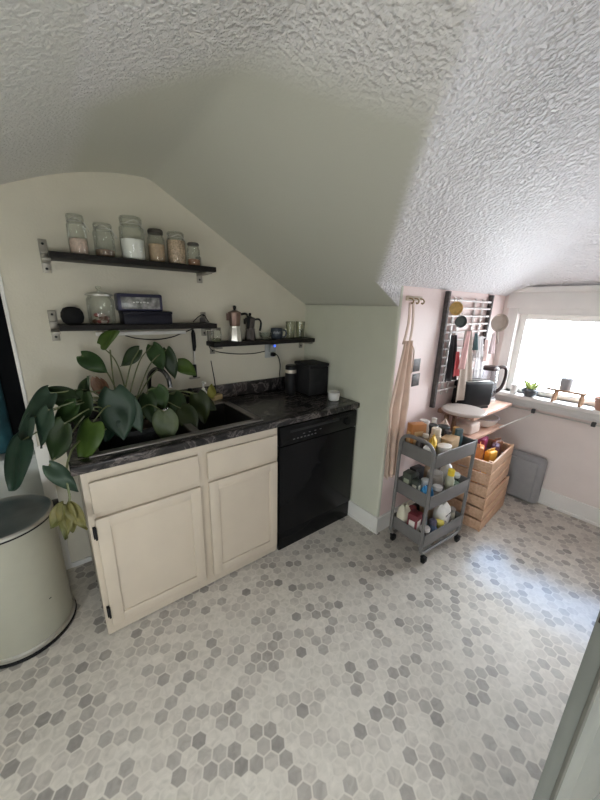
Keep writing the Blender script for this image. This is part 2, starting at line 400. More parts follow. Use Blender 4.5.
CT = counter_mat()
SX0, SX1, SY0, SY1 = -1.585, -.765, -.575, -.075
ctr = thing('countertop', 'black marbled laminate countertop with rounded front edge and backsplash', 'countertop', (0, 0, 0))
m_ = MB(); z0, z1 = .87, .91
L0 = -1.669
m_.bounds((L0, -.64, z0), (-.001, SY0, z1), .008, 3).bounds((L0, SY0 - .012, z0), (SX0, -.004, z1 - .0003)).bounds((SX1, SY0 - .012, z0), (-.001, -.004, z1 - .0003)).bounds((SX0, SY1, z0), (SX1, -.004, z1 - .0003))
obj('counter_slab', m_, CT, ctr)
obj('backsplash', MB().bounds((L0, -.024, .91), (-.001, -.002, 1.005), .005), CT, ctr)

sink = thing('double_sink', 'dark steel double bowl sink set in the black counter under the plant', 'sink', (0, 0, .91))
m_ = MB(); xm = -1.13
def ring(m_, x0, x1, y0, y1, w, z0, z1):
    m_.bounds((x0, y0, z0), (x1, y0 + w, z1), .003).bounds((x0, y1 - w, z0), (x1, y1, z1), .003).bounds((x0, y0, z0), (x0 + w, y1, z1), .003).bounds((x1 - w, y0, z0), (x1, y1, z1), .003)
m_.bounds((SX0 - .012, SY0 - .012, 0), (SX1 + .012, SY0 + .03, .008), .003).bounds((SX0 - .012, SY1 - .075, 0), (SX1 + .012, SY1 + .012, .008), .003).bounds((SX0 - .012, SY0, 0), (SX0 + .03, SY1, .008), .003).bounds((SX1 - .03, SY0, 0), (SX1 + .012, SY1, .008), .003).bounds((xm - .02, SY0, -.01), (xm + .02, SY1 - .07, .007), .003)
obj('sink_rim', m_, DSTEEL, sink)
for x0, x1 in ((SX0 + .022, xm - .012), (xm + .012, SX1 - .022)):
    y0, y1 = SY0 + .022, SY1 - .066; b_ = MB()
    b_.bounds((x0, y0, -.19), (x1, y1, -.18)).bounds((x0, y0, -.19), (x0 + .006, y1, .001)).bounds((x1 - .006, y0, -.19), (x1, y1, .001)).bounds((x0, y0, -.19), (x1, y0 + .006, .001)).bounds((x0, y1 - .006, -.19), (x1, y1, .001))
    b_.lathe([(0, -.178), (.045, -.178), (.045, -.176), (.03, -.1765), (0, -.1765)], ((x0 + x1) / 2, (y0 + y1) / 2, 0), 20)
    obj('bowl', b_, mat('sink_bowl_shade', (.03, .028, .027), .35, .3), sink)  # near-black colour carries the shadow inside the bowls

dw = thing('dishwasher', 'black built-in dishwasher at the right end of the counter', 'dishwasher', (0, 0, 0))
dx0, dx1 = -.668, -.022
obj('tub', MB().bounds((dx0, -.60, .03), (dx1, -.02, .865)), BLACKM, dw, False)
obj('door', MB().bounds((dx0, -.632, .135), (dx1, -.60, .735), .006), DWM, dw)
o = obj('control_panel', MB().bounds((dx0, -.634, .74), (dx1, -.60, .862), .006).bounds((dx0 + .05, -.638, .832), (dx1 - .05, -.63, .846), .003), DWM, dw)
obj('handle_recess', MB().bounds((dx0 + .07, -.6355, .815), (-.19, -.633, .832), .001), BLACKM, dw)
GP = mat('grey_print', (.13, .13, .13), .5)
for i in range(7): obj('button', MB().bounds((-.575 + i * .028, -.6365, .768), (-.561 + i * .028, -.633, .773), .001), GP, dw)
for i in range(4): obj('indicator', MB().bounds((-.50 + i * .045, -.6365, .79), (-.485 + i * .045, -.633, .7935), .001), GP, dw)
obj('dial', MB().lathe([(0, 0), (.026, 0), (.024, .01), (0, .011)], (-.115, -.634, .795), 24, Matrix.Rotation(PI / 2, 3, 'X')), DWM, dw)
obj('kick_plate', MB().bounds((dx0 + .002, -.622, .0), (dx1 - .002, -.60, .128), .004), DWM, dw)

# faucet
fz = .918
fa = thing('faucet', 'dark gooseneck faucet with chrome base behind the sink among the leaves', 'faucet', (-1.235, -.115, fz))
obj('base_plate', MB().box((0, 0, .006), (.24, .05, .012), .005), CHROME, fa)
obj('spout', MB().tube(spline([(.0, 0, .01), (.0, 0, .12), (.005, -.01, .215), (.03, -.045, .262), (.055, -.09, .262), (.075, -.125, .225), (.08, -.135, .17)], 6), .0125, 14), mat('dark_chrome', (.10, .10, .10), .2, .9), fa)
for sx in (-.09, .09):
    h = obj('handle', MB().lathe([(.024, 0), (.02, .03), (.012, .05), (0, .055)], (sx, 0, .01)).cyl((sx, 0, .05), (sx + .04 * (1 if sx > 0 else -1), -.03, .065), .007), CHROME, fa)
sp = thing('side_sprayer', 'small chrome sprayer on the back edge of the sink right of the faucet', 'sprayer', (-1.0, -.115, fz))
obj('sprayer_base', MB().lathe([(0, 0), (.024, 0), (.02, .015), (.013, .03), (0, .03)]), CHROME, sp)
obj('sprayer_head', MB().lathe([(0, .028), (.012, .03), (.014, .07), (.02, .1), (.012, .115), (0, .116)]), BLACK, sp)

# things at the back of the counter
def bottle(name, loc, prof, m, label, cat, cap=None, capm=None, group=None, capname='cap'):
    t = thing(name, label, cat, loc, 0, group)
    obj('body', MB().lathe(prof, seg=24), m, t)
    if cap: obj(capname, MB().lathe(cap, seg=20), capm, t)
    return t
t = thing('soap_bottle', 'pale soap bottle with pump behind the sink under the hanging brush', 'bottle', (-.912, -.11, fz))
obj('body', MB().lathe([(0, 0), (.024, 0), (.025, .01), (.025, .075), (.012, .092), (.01, .105), (0, .105)]), mat('pale_soap', (.72, .74, .68), .35), t)
obj('pump', MB().cyl((0, 0, .1), (0, 0, .14), .006).box((0, -.015, .143), (.014, .045, .012), .003), WHITE, t)
tag(obj('scrub_sponge', MB().box((-.80, -.05, .91 + .021), (.075, .045, .040), .006, R(20)), mat('amber_sponge', (.45, .34, .16), .9, bump=.5, bscale=300)), 'amber sponge lying on the counter at the right corner of the sink', 'sponge')
tag(obj('incense_stick', MB().tube([(-.79, -.032, .911), (-.80, -.03, 1.05), (-.815, -.022, 1.18)], [.004, .0035, .0025], 8), BLACKM), 'thin black stick leaning on the wall behind the sink', 'stick')
gr = thing('coffee_grinder', 'slim black cylinder grinder with pale band left of the black box', 'grinder', (-.245, -.15, .91))
obj('body', MB().lathe([(0, 0), (.042, 0), (.043, .008), (.043, .15), (.04, .155), (0, .155)]), BLACK, gr)
obj('lid', MB().lathe([(.04, .178), (.043, .18), (.043, .205), (.036, .212), (0, .213)]), BLACK, gr)
obj('band', MB().lathe([(0, .154), (.0415, .154), (.0415, .179), (0, .179)]), mat('pale_band', (.55, .5, .42), .4, .4), gr)
bb = thing('bread_box', 'matte black square box on the counter in the right corner', 'box', (-.105, -.22, .91), R(-3))
obj('body', MB().box((0, 0, .105), (.18, .20, .21), .012), BLACKM, bb)
obj('lid', MB().box((0, 0, .222), (.184, .204, .024), .008), BLACKM, bb)
tag(obj('ramekin', MB().lathe([(0, 0), (.03, 0), (.036, .004), (.043, .055), (.045, .06), (.039, .058), (.033, .012), (0, .01)], (-.115, -.49, .91), 32), WHITE), 'small white ramekin at the right front of the black counter', 'bowl')

# ------------------------------------------------------------------ shelves and what stands on them
def wall_shelf(label, x0, x1, z, dep, brackets, grp='black wall shelves over the counter'):
    t = thing('wall_shelf', label, 'shelf', (x0, 0, z), 0, grp)
    obj('board', MB().bounds((0, -dep, -.028), (x1 - x0, -.006, 0), .002), SHELFM, t)
    for bx in brackets:
        m_ = MB().bounds((bx - .017, -.008, -.085), (bx + .017, 0, .065), .002).bounds((bx - .017, -.10, -.042), (bx + .017, 0, -.028), .002).bounds((bx - .017, -.03, 0), (bx + .017, 0, .012), .002).bounds((bx - .017, -dep - .004, -.04), (bx + .017, -dep + .01, .006) if bx > .5 and False else (bx + .017, -.09, -.030), .001)
        b_ = obj('bracket', m_, NICKEL, t)
        for dz in (.045, -.066): obj('screw', MB().lathe([(0, 0), (.006, 0), (.005, .003), (0, .003)], (bx, -.008, dz), 10, Matrix.Rotation(PI / 2, 3, 'X')), BLACK, b_)
    return t
Z1, Z2, Z3 = 1.752, 1.428, 1.308
wall_shelf('upper black wall shelf holding a row of glass jars', -1.60, -.81, Z1, .16, (-.012, .745))
wall_shelf('middle black wall shelf holding the speaker and the tin box', -1.61, -.82, Z2, .16, (-.014, .765))
wall_shelf('lowest black wall shelf on the right holding the moka pots', -.835, -.0035, Z3, .13, (.04, .79))

def jar(x, z, y, r, h, fill, fm, label, lidm, square=False, clamp=True, group='glass jars on the upper shelf', lump=False):
    t = thing('glass_jar', label, 'jar', (x, y, z), random.uniform(-.4, .4), group)
    seg = 28
    hb = h * .80
    obj('glass_body', MB().lathe([(0, .002), (r * .9, .002), (r, .012), (r, hb - .012), (r * .82, hb), (r * .82, hb + .01)], seg=seg), GLASS, t)
    rr = r - .004
    obj('contents', MB().lathe([(0, .005), (rr * .92, .005), (rr, .014), (rr, fill * h), (rr * .6, fill * h + .004), (0, fill * h + .002)], seg=seg), fm, t)
    l = obj('lid', MB().lathe([(0, hb + .011), (r * .88, hb + .011), (r * .9, hb + .02), (r * .9, h - .008), (r * .8, h), (0, h)], seg=seg), lidm, t)
    if clamp:
        w = MB().tube([(r * .86 * math.cos(a), r * .86 * math.sin(a), hb + .004) for a in [2 * PI * k / 24 for k in range(24)]], .0018, 6, True)
        w.tube(spline([(r * .86, -.012, hb + .004), (r + .008, -.012, hb - .02), (r + .01, 0, hb - .03), (r + .008, .012, hb - .02), (r * .86, .012, hb + .004)], 5), .0018, 6)
        w.tube(spline([(-.6 * r, -r * .6, hb + .006), (0, -r * .98, h * .9), (.6 * r, -r * .6, hb + .006)], 6), .0018, 6)
        obj('wire_clamp', w, STEEL, t)
    return t
oats = mat('oats', (.60, .45, .33), .9, var=.4, scale=130, bump=.5, bscale=160)
jar(-1.475, Z1, -.09, .040, .175, .40, mat('pinkish_grain', (.62, .47, .40), .9, var=.2, scale=90), 'tall narrow glass jar leftmost on the upper shelf', GLASS)
jar(-1.365, Z1, -.09, .046, .155, .22, mat('brown_beans', (.24, .16, .11), .9, var=.4, scale=120), 'wide clamp jar second from left, a little dark filling', GLASS)
jar(-1.235, Z1, -.09, .058, .205, .48, mat('white_flour', (.86, .85, .82), .9, var=.02), 'largest clamp jar half full of white flour', GLASS)
jar(-1.118, Z1, -.09, .043, .165, .55, mat('tan_sugar', (.50, .36, .24), .9, var=.15, scale=80), 'jar with dark lid and tan filling, right of the flour', mat('dark_lid', (.08, .07, .06), .4, .6), clamp=False)
jar(-1.012, Z1, -.09, .050, .165, .74, oats, 'jar full of rolled oats, second from the right on upper shelf', GLASS)
jar(-.915, Z1, -.09, .036, .125, .28, mat('rust_spice', (.42, .22, .14), .9, var=.2, scale=80), 'smallest jar at the right end of the upper shelf', mat('grey_lid', (.16, .15, .13), .4, .6), clamp=False)

# middle shelf
spk = thing('smart_speaker', 'round black fabric speaker at the left end of the middle shelf', 'speaker', (-1.545, -.085, Z2))
obj('body', MB().lathe([(0, 0), (.03, .001), (.043, .012), (.049, .035), (.046, .058), (.035, .076), (.015, .084), (0, .085)], seg=32), mat('black_fabric', (.014, .014, .015), .9, bump=.3, bscale=500), spk)
obj('base_ring', MB().lathe([(.0, 0), (.032, 0), (.034, .003), (.03, .006), (0, .006)]), BLACK, spk)
cj = thing('cookie_jar', 'round lidded glass jar with wrapped sweets next to the black speaker', 'jar', (-1.418, -.085, Z2))
obj('glass_body', MB().lathe([(0, .002), (.055, .002), (.062, .012), (.062, .12), (.052, .136), (.053, .142)], seg=32), GLASS, cj)
l = obj('lid', MB().lathe([(.062, .143), (.058, .150), (.03, .158), (.008, .162), (.007, .17), (.014, .178), (.012, .186), (0, .188)], seg=32), GLASS, cj)
obj('lid_rim', MB().lathe([(.054, .140), (.063, .141), (.063, .147), (.054, .148)], seg=32), STEEL, cj)
cols = [(.30, .06, .05), (.75, .7, .66), (.16, .08, .05), (.5, .4, .34)]
for k, c in enumerate(cols):
    s = MB()
    for i in range(7):
        a = random.uniform(0, 2 * PI); rr = random.uniform(0, .042); z = .014 + .016 * (i % 3)
        s.lathe([(0, -.011), (.009, -.006), (.012, 0), (.009, .006), (0, .011)], (rr * math.cos(a), rr * math.sin(a), z), 8)
    q = obj('sweets', s, mat('sweet_wrap_%d' % k, c, .4), cj); q['kind'] = 'stuff'
bx = thing('black_case', 'flat black box lying on the middle shelf under the tin', 'box', (-1.205, -.085, Z2))
obj('body', MB().box((0, 0, .028), (.245, .13, .056), .004), mat('black_navy_card', (.012, .012, .02), .45), bx)
obj('lid', MB().box((0, 0, .060), (.25, .135, .014), .003), mat('black_navy_card', (.012, .012, .02), .45), bx)
tn = thing('tin_box', 'navy tin with a grey picture panel stacked on the flat black box', 'tin', (-1.235, -.09, Z2 + .0672))
obj('body', MB().box((0, 0, .045), (.225, .09, .09), .010), mat('navy_tin', (.022, .022, .055), .35, .3), tn)
obj('picture_panel', MB().box((0, -.0455, .042), (.19, .003, .06), .001), mat('grey_picture', (.06, .06, .06), .3, var=.6, scale=28, col2=(.36, .36, .35), metal=.3), tn)
m_ = MB()
for i, w_ in enumerate((.012, .018, .010, .016, .012)): m_.box((-.035 + i * .017, -.0475, .045 + .002 * (i % 2)), (w_ * .8, .002, .006), .0005)
obj('scroll_lettering', m_, mat('silver_print', (.62, .62, .60), .3, .3), tn)
tag(obj('charging_cable', MB().tube(spline([(-.93, -.05, Z2 + .005), (-.90, -.06, Z2 + .035), (-.86, -.05, Z2 + .05), (-.835, -.04, Z2 + .02), (-.82, -.03, Z2 + .004)], 8), .003, 8), BLACK), 'thin black cable looped on the right end of the middle shelf', 'cable')
tag(obj('charger_plug', MB().box((-.868, -.05, Z2 + .0155), (.03, .03, .03), .004), mat('dark_grey_plastic', (.10, .09, .085), .5)), 'small dark plug on the right end of the middle shelf', 'plug')
lb = thing('light_bar', 'slim white under-shelf light bar on the wall below the middle shelf', 'light bar', (-1.21, 0, 1.372))
obj('housing', MB().box((0, -.016, 0), (.48, .030, .022), .004), TRIM, lb)
obj('power_cord', MB().tube(spline([(-.1, -.02, -.012), (-.04, -.02, -.03), (.06, -.02, -.04), (.15, -.02, -.03), (.22, -.012, -.008), (.3, -.006, .02)], 8), .003, 8), BLACK, lb)
hb = thing('dish_brush', 'black-handled dish brush hanging on the wall between the shelves', 'brush', (-.92, -.012, 0))
obj('handle', MB().tube([(0, 0, 1.385), (0, 0, 1.36), (.002, -.003, 1.28), (.0, 0, 1.25)], [.006, .013, .012, .008], 10), BLACK, hb)
obj('shaft', MB().tube([(0, 0, 1.255), (-.004, 0, 1.15)], .006, 8), STEEL, hb)
obj('head', MB().box((-.008, -.004, 1.12), (.028, .016, .085), .006), BLACKM, hb)
obj('ledge', MB().box((-.008, -.0, 1.073), (.07, .012, .010), .002), NICKEL, hb)

# lower shelf
YS = -.065
jg = thing('glass_jar', 'small stubby glass jar at the left end of the lowest shelf', 'jar', (-.788, YS, Z3))
obj('glass_body', MB().lathe([(0, .002), (.03, .002), (.033, .01), (.033, .065), (.028, .074)]), GLASS, jg)
obj('lid', MB().lathe([(0, .074), (.03, .074), (.03, .09), (0, .091)]), mat('grey_lid', (.16, .15, .13), .4, .6), jg)
obj('contents', MB().lathe([(0, .005), (.028, .005), (.029, .02), (0, .02)]), mat('olive_herb', (.2, .2, .12), .9, var=.4, scale=90), jg)
def moka(x, y, sc, label, bm_, um, rz):
    t = thing('moka_pot', label, 'coffee pot', (x, y, Z3), rz, 'moka pots on the lowest shelf')
    t.scale = (sc, sc, sc)
    obj('boiler', MB().lathe([(0, 0), (.047, 0), (.048, .005), (.042, .06), (.036, .088), (.040, .09), (.040, .098), (0, .098)], seg=8), bm_, t)
    u = obj('upper_chamber', MB().lathe([(0, .099), (.033, .099), (.035, .104), (.043, .178), (.044, .182), (0, .182)], seg=8).prism([(-.012, 0), (.012, 0), (0, .016)], .135, .18, Matrix.Translation((-.040, 0, 0)) @ Matrix.Rotation(PI / 2, 4, 'Z')), um, t)
    l = obj('lid', MB().lathe([(.045, .182), (.043, .188), (.012, .2), (0, .2)], seg=8), um, t)
    obj('knob', MB().lathe([(0, .2), (.006, .2), (.011, .212), (.012, .224), (.006, .23), (0, .23)], seg=12), BLACK, l)
    obj('handle', MB().tube(spline([(.042, 0, .175), (.075, 0, .178), (.092, 0, .155), (.09, 0, .115), (.083, 0, .08)], 6), [.008] * 13 + [.0095] * 12, 8), BLACK, t)
    return t
ALU = mat('aluminium', (.72, .70, .66), .3, .9, var=.05)
moka(-.655, YS - .005, 1.0, 'aluminium moka pot with brown upper half, left on the lowest shelf', ALU, mat('brown_steel', (.20, .13, .11), .3, .6), R(-12))
moka(-.532, YS + .01, .80, 'shorter moka pot right of the brown topped moka pot', mat('dark_alu', (.10, .09, .085), .35, .8), mat('dark_alu', (.10, .09, .085), .35, .8), R(-25))
gb = tag(obj('glass_bowl', MB().lathe([(0, .003), (.026, .003), (.04, .02), (.047, .05), (.044, .05), (.037, .022), (.0, .007)], (-.415, YS, Z3), 28), GLASS), 'clear glass bowl on the lowest shelf left of the dark mug', 'bowl')
mg = thing('mug', 'dark blue-grey mug with pale pattern in the middle of the lowest shelf', 'mug', (-.318, YS, Z3), R(-30))
obj('cup', MB().lathe([(0, 0), (.034, 0), (.042, .01), (.046, .045), (.043, .078), (.039, .078), (.038, .012), (0, .01)], seg=28), mat('slate_mug', (.035, .045, .06), .35), mg)
obj('handle', MB().tube(spline([(.04, 0, .066), (.064, 0, .062), (.07, 0, .04), (.058, 0, .018), (.04, 0, .016)], 6), .006, 8), mat('slate_mug', (.035, .045, .06), .35), mg)
m_ = MB()
for i in range(6):
    a = R(-90 - 34 + i * 12); m_.box((.0462 * math.cos(a), .0462 * math.sin(a), .047 + .004 * (i % 2)), (.004, .002, .016), .0005, a + PI / 2)
obj('pattern', m_, mat('pale_print', (.45, .47, .47), .5), mg)
for x, lb_ in ((-.195, 'left one of two tall clear glasses on the lowest shelf'), (-.10, 'right one of two tall clear glasses near the wall corner')):
    tag(obj('drinking_glass', MB().lathe([(0, .004), (.028, .004), (.030, .001), (.036, .125), (.0335, .125), (.0275, .012), (0, .01)], (x, YS, Z3), 28), glass('drink_glass', (.90, .91, .86), .04, .08)), lb_, 'glass', 'tall glasses on the lowest shelf')
# outlet below
ol = thing('wall_outlet', 'wall outlet with a white plug and blue light below the lowest shelf', 'outlet', (-.34, 0, 1.225))
obj('cover_plate', MB().box((0, -.003, 0), (.085, .006, .12), .002), mat('grey_outlet', (.42, .44, .44), .4), ol)
obj('plug_adapter', MB().box((.012, -.019, .01), (.05, .03, .055), .005), mat('plug_grey', (.34, .36, .36), .4), ol)
obj('indicator_light', MB().box((.024, -.037, .03), (.014, .008, .014), .003), mat('blue_led', (.03, .10, .9), .3, emit=2.5), ol)
obj('plug', MB().box((.02, -.02, -.035), (.032, .036, .028), .006), BLACK, ol)
tag(obj('power_cord', MB().tube(spline([(-.322, -.028, 1.19), (-.30, -.03, 1.19), (-.275, -.03, 1.16), (-.262, -.032, 1.10), (-.265, -.032, 1.02), (-.255, -.05, .93), (-.24, -.08, .915)], 8), .004, 8), BLACK), 'black power cord running from outlet down to the counter', 'cord')
tag(obj('extension_lead', MB().tube(spline([(-.82, -.006, 1.375), (-.815, -.006, 1.27), (-.76, -.006, 1.235), (-.62, -.006, 1.21), (-.48, -.006, 1.205), (-.385, -.006, 1.215)], 8), .003, 8), BLACK), 'black cable sagging along the wall under the lowest shelf', 'cable')

# ------------------------------------------------------------------ plant in the sink
pl = thing('potted_plant', 'large leafy trailing plant standing in the left sink bowl', 'plant', (-1.37, -.33, .7305))
O = Vector(pl.location)
obj('pot', MB().lathe([(0, 0), (.10, 0), (.105, .01), (.125, .19), (.132, .195), (.132, .215), (.12, .215), (.115, .19), (0, .185)], seg=32), mat('black_pot', (.012, .012, .012), .5), pl)
obj('soil', MB().lathe([(0, .200), (.06, .203), (.116, .192)], seg=24), mat('soil', (.03, .02, .014), .95, bump=.8, bscale=120), pl)
RA = Vector((.787, -.617, 0)); UP = Vector((0, 0, 1)); VIEW = Vector((-.29, -.45 * 3, .5)).normalized()
def leaf(mb, base, tipdir, normal, L, W, droop=.25, fold=.18):
    t_ = Vector(tipdir).normalized(); n = Vector(normal); n = (n - t_ * n.dot(t_)).normalized(); s_ = t_.cross(n)
    base = Vector(base); nu, nv = 9, 8
    ph = random.uniform(0, 6)
    def f(u, v):
        q = v * 2 - 1
        w = W * .5 * (math.sin(PI * min(1, u * .965 + .035) ** .70)) ** .8
        if u > .8: w *= 1 - ((u - .8) / .2) ** 2 * .6
        lobe = -.13 * L * (abs(q) ** 1.3) * (1 - u) ** 3 * 1.0
        lx = u * L + lobe - (.0 if abs(q) > .15 else 0)
        z = fold * W * .5 * abs(q) ** 1.4 - droop * L * u * u - .10 * W * max(0, abs(q) - .55) ** 2 * 6 + .006 * math.sin(6 * u + 2 * q + ph)
        return base + t_ * lx + s_ * (w * q) + n * z - O
    mb.grid(f, nu, nv)
def px(v): return Vector(v)
# centre, tip direction as (right, up, toward viewer), length, width, material key
LV = [((-1.424, -.20, 1.366), (.5, .35, .3), .13, .095, 'b'), ((-1.507, -.25, 1.259), (.8, -.5, .3), .14, .09, 'g'),
 ((-1.34, -.25, 1.272), (-.5, -.5, .4), .13, .08, 'd'), ((-1.20, -.20, 1.255), (.3, -.8, .3), .15, .10, 'g'), ((-1.14, -.22, 1.22), (.15, -.9, .3), .17, .085, 'd'),
 ((-1.043, -.20, 1.185), (.75, -.45, .3), .125, .095, 'b'), ((-1.454, -.45, 1.045), (.15, -.9, .35), .24, .16, 't'), ((-1.40, -.45, 1.04), (.35, -.9, .2), .20, .10, 't'),
 ((-1.239, -.35, 1.07), (.3, -.7, .5), .12, .10, 'g'), ((-1.262, -.50, .955), (.1, -.9, .4), .165, .125, 'p'), ((-1.602, -.55, .985), (-.2, -.6, .5), .17, .16, 'b'),
 ((-1.567, -.35, 1.15), (.3, .5, .3), .15, .09, 'd'), ((-1.655, -.40, 1.15), (-.7, .3, .4), .14, .09, 'd'), ((-1.745, -.40, 1.10), (-.5, -.6, .3), .21, .13, 't'),
 ((-1.80, -.45, 1.0), (-.35, -.9, .25), .20, .11, 't'), ((-1.845, -.50, .925), (-.3, -.75, .5), .22, .19, 'k'), ((-1.70, -.55, 1.00), (-.4, -.8, .4), .18, .13, 'd'),
 ((-1.735, -.50, 1.05), (-.3, -.8, .4), .17, .10, 't'), ((-1.700, -.60, .86), (.65, -.75, .2), .15, .07, 't'),
 ((-1.031, -.35, .975), (.15, -.8, .4), .18, .13, 'o'), ((-1.12, -.40, .945), (.4, -.5, .6), .15, .12, 'o'), ((-.915, -.25, 1.03), (.1, .6, .3), .09, .055, 'y'),
 ((-1.60, -.44, 1.09), (-.2, -.7, .5), .16, .12, 'd'), ((-1.66, -.45, 1.075), (-.5, -.5, .5), .15, .11, 'g'), ((-1.15, -.32, 1.0), (.2, -.6, .6), .15, .11, 'd'), ((-1.313, -.40, 1.04), (.1, -.7, .6), .14, .10, 'd'),
 ((-.98, -.30, .985), (.6, -.3, .5), .14, .09, 'o'), ((-1.50, -.42, .99), (-.1, -.7, .6), .15, .12, 'k')]
TO = Vector((-.48, -.62, .28)).normalized()
LM = {'b': leaf_mat('leaf_bright', (.055, .105, .018), (.10, .17, .03)), 'g': leaf_mat('leaf_green', (.03, .075, .02), (.055, .115, .03)), 'd': leaf_mat('leaf_dark', (.016, .036, .012), (.035, .065, .02)),
      't': leaf_mat('leaf_teal', (.026, .058, .036), (.05, .095, .058)), 'p': leaf_mat('leaf_pale', (.06, .085, .035), (.12, .15, .07)), 'k': leaf_mat('leaf_deep', (.012, .038, .022), (.02, .058, .034)), 'o': leaf_mat('leaf_olive', (.025, .04, .012), (.05, .065, .02)), 'y': leaf_mat('leaf_yellow', (.26, .27, .04), (.36, .33, .06))}
mbs = {}; stems = MB()
crown = Vector((-1.40, -.33, .95))
for i, (c_, d_, L_, W_, k) in enumerate(LV):
    c_ = Vector(c_); td = (RA * d_[0] + UP * d_[1] + TO * d_[2] * .5).normalized()
    nn = (TO * 1.0 + UP * .35 + RA * random.uniform(-.35, .35)).normalized()
    base = c_ - td * L_ * .45
    leaf(mbs.setdefault(k, MB()), base, td, nn, L_, W_, random.uniform(.05, .25), random.uniform(.1, .3))
    st = crown + Vector((random.uniform(-.05, .05), random.uniform(-.05, .05), -.02))
    mid = (st + base) / 2 + UP * (.05 + .12 * (st - base).length) - TO * .03
    if c_.x < -1.6: mid.z = max(mid.z, 1.08)
    stems.tube([p - O for p in spline([st, mid, base], 8)], [.0042 - .0015 * j / 16 for j in range(17)], 7)
# one joined foliage mesh per look
names = {'b': 'bright_foliage', 'g': 'green_foliage', 'd': 'dark_foliage', 't': 'bluish_foliage', 'p': 'pale_leaf', 'k': 'deep_green_foliage', 'o': 'olive_foliage', 'y': 'yellow_leaf'}
for k, mb in mbs.items(): obj(names[k], mb, LM[k], pl, True, .0012, 1)
# the tall stem, a dry brown sheath and the drooping yellowing leaf
stems.tube([p - O for p in spline([(-1.42, -.31, .95), (-1.43, -.27, 1.12), (-1.42, -.22, 1.31)], 8)], .004, 7)
stems.tube([p - O for p in spline([(-1.45, -.36, .96), (-1.62, -.52, .97), (-1.68, -.58, .88), (-1.685, -.62, .78), (-1.70, -.62, .745)], 8)], .0045, 7)
obj('stems', stems, leaf_mat('stem_green', (.10, .13, .05), (.16, .17, .07), .1), pl)
dl = MB(); leaf(dl, (-1.505, -.30, 1.19), (.2, -.1, -1), TO, .11, .06, .05, .6); leaf(dl, (-1.49, -.30, 1.18), (.35, -.1, -.9), TO, .10, .05, .1, .7)
obj('dry_sheath', dl, leaf_mat('dry_brown', (.20, .10, .06), (.32, .18, .11), .1), pl, True, .0012, 1)
yl = MB()
for dx, L_, W_ in ((-.5, .12, .07), (-.05, .15, .075), (.55, .13, .06), (.15, .12, .07)):
    leaf(yl, (-1.70 + .01 * dx, -.62, .75), RA * dx - UP * .85 + TO * .15, TO + RA * dx * .5, L_, W_, .05, .5)
obj('drooping_leaf', yl, leaf_mat('yellow_green', (.10, .12, .03), (.24, .21, .07)), pl, True, .0012, 1)

# ------------------------------------------------------------------ trash can
tc_ = thing('trash_can', 'white cylindrical trash can with domed steel top at the left', 'trash can', (-1.945, -.328, 0))
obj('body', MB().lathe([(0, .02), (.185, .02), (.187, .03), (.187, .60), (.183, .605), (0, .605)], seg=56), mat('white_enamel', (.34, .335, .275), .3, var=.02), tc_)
obj('base_ring', MB().lathe([(0, 0), (.196, 0), (.199, .006), (.199, .014), (.192, .02), (0, .02)], seg=56), BLACK, tc_)
obj('base_band', MB().lathe([(.187, .019), (.196, .021), (.196, .036), (.188, .042)], seg=56), STEEL, tc_)
obj('lid', MB().lathe([(.189, .607), (.189, .617), (.182, .623), (.172, .616), (.14, .612), (.08, .618), (0, .622)], seg=56), mat('dark_brushed_steel', (.6, .59, .56), .42, 1, var=.3, scale=5), tc_)
obj('rim_gasket', MB().lathe([(.18, .600), (.190, .600), (.190, .607), (.18, .607)], seg=56), BLACK, tc_)
obj('hinge_block', MB().box((.197, .03, .585), (.026, .06, .05), .005), BLACK, tc_)
obj('scuff', MB().box((.118, -.1463, .23), (.010, .0012, .004), .0004, R(39)), BLACK, tc_)

# clothes behind the doorway
def curtain(m_, x0, x1, y, z0, z1, amp, waves, ph=0.0):
    m_.grid(lambda u, v: (x0 + (x1 - x0) * u, y + amp * math.sin(u * waves * 2 * PI + ph + .6 * v) * (.5 + .5 * v), z1 + (z0 - z1) * v), 60, 16)
    return m_
ct = thing('hanging_coat', 'dark teal and black clothes hanging in the doorway at the left edge', 'clothes', (-2.15, .3, 0))
obj('teal_garment', curtain(MB(), -.30, .26, -.12, .74, 1.58, .03, 4), mat('teal_cloth', (.010, .060, .085), .85, var=.5, scale=8, col2=(.014, .085, .11)), ct, True, .006)
obj('black_garment', curtain(MB(), -.33, .355, -.02, .72, 1.70, .02, 3, 1), mat('black_cloth', (.012, .013, .015), .9), ct, True, .01)
obj('hanger_rail', MB().cyl((-.44, .0, 1.72), (.36, .0, 1.72), .012), STEEL, ct)
hm = thing('storage_box', 'pale grey box on the floor behind the trash can', 'box', (-2.1, .38, 0))
obj('body', MB().box((0, 0, .33), (.58, .36, .66), .01), mat('pale_grey_box', (.60, .63, .61), .5), hm)
obj('lid', MB().box((0, 0, .6725), (.60, .38, .025), .006), mat('pale_grey_box', (.60, .63, .61), .5), hm)

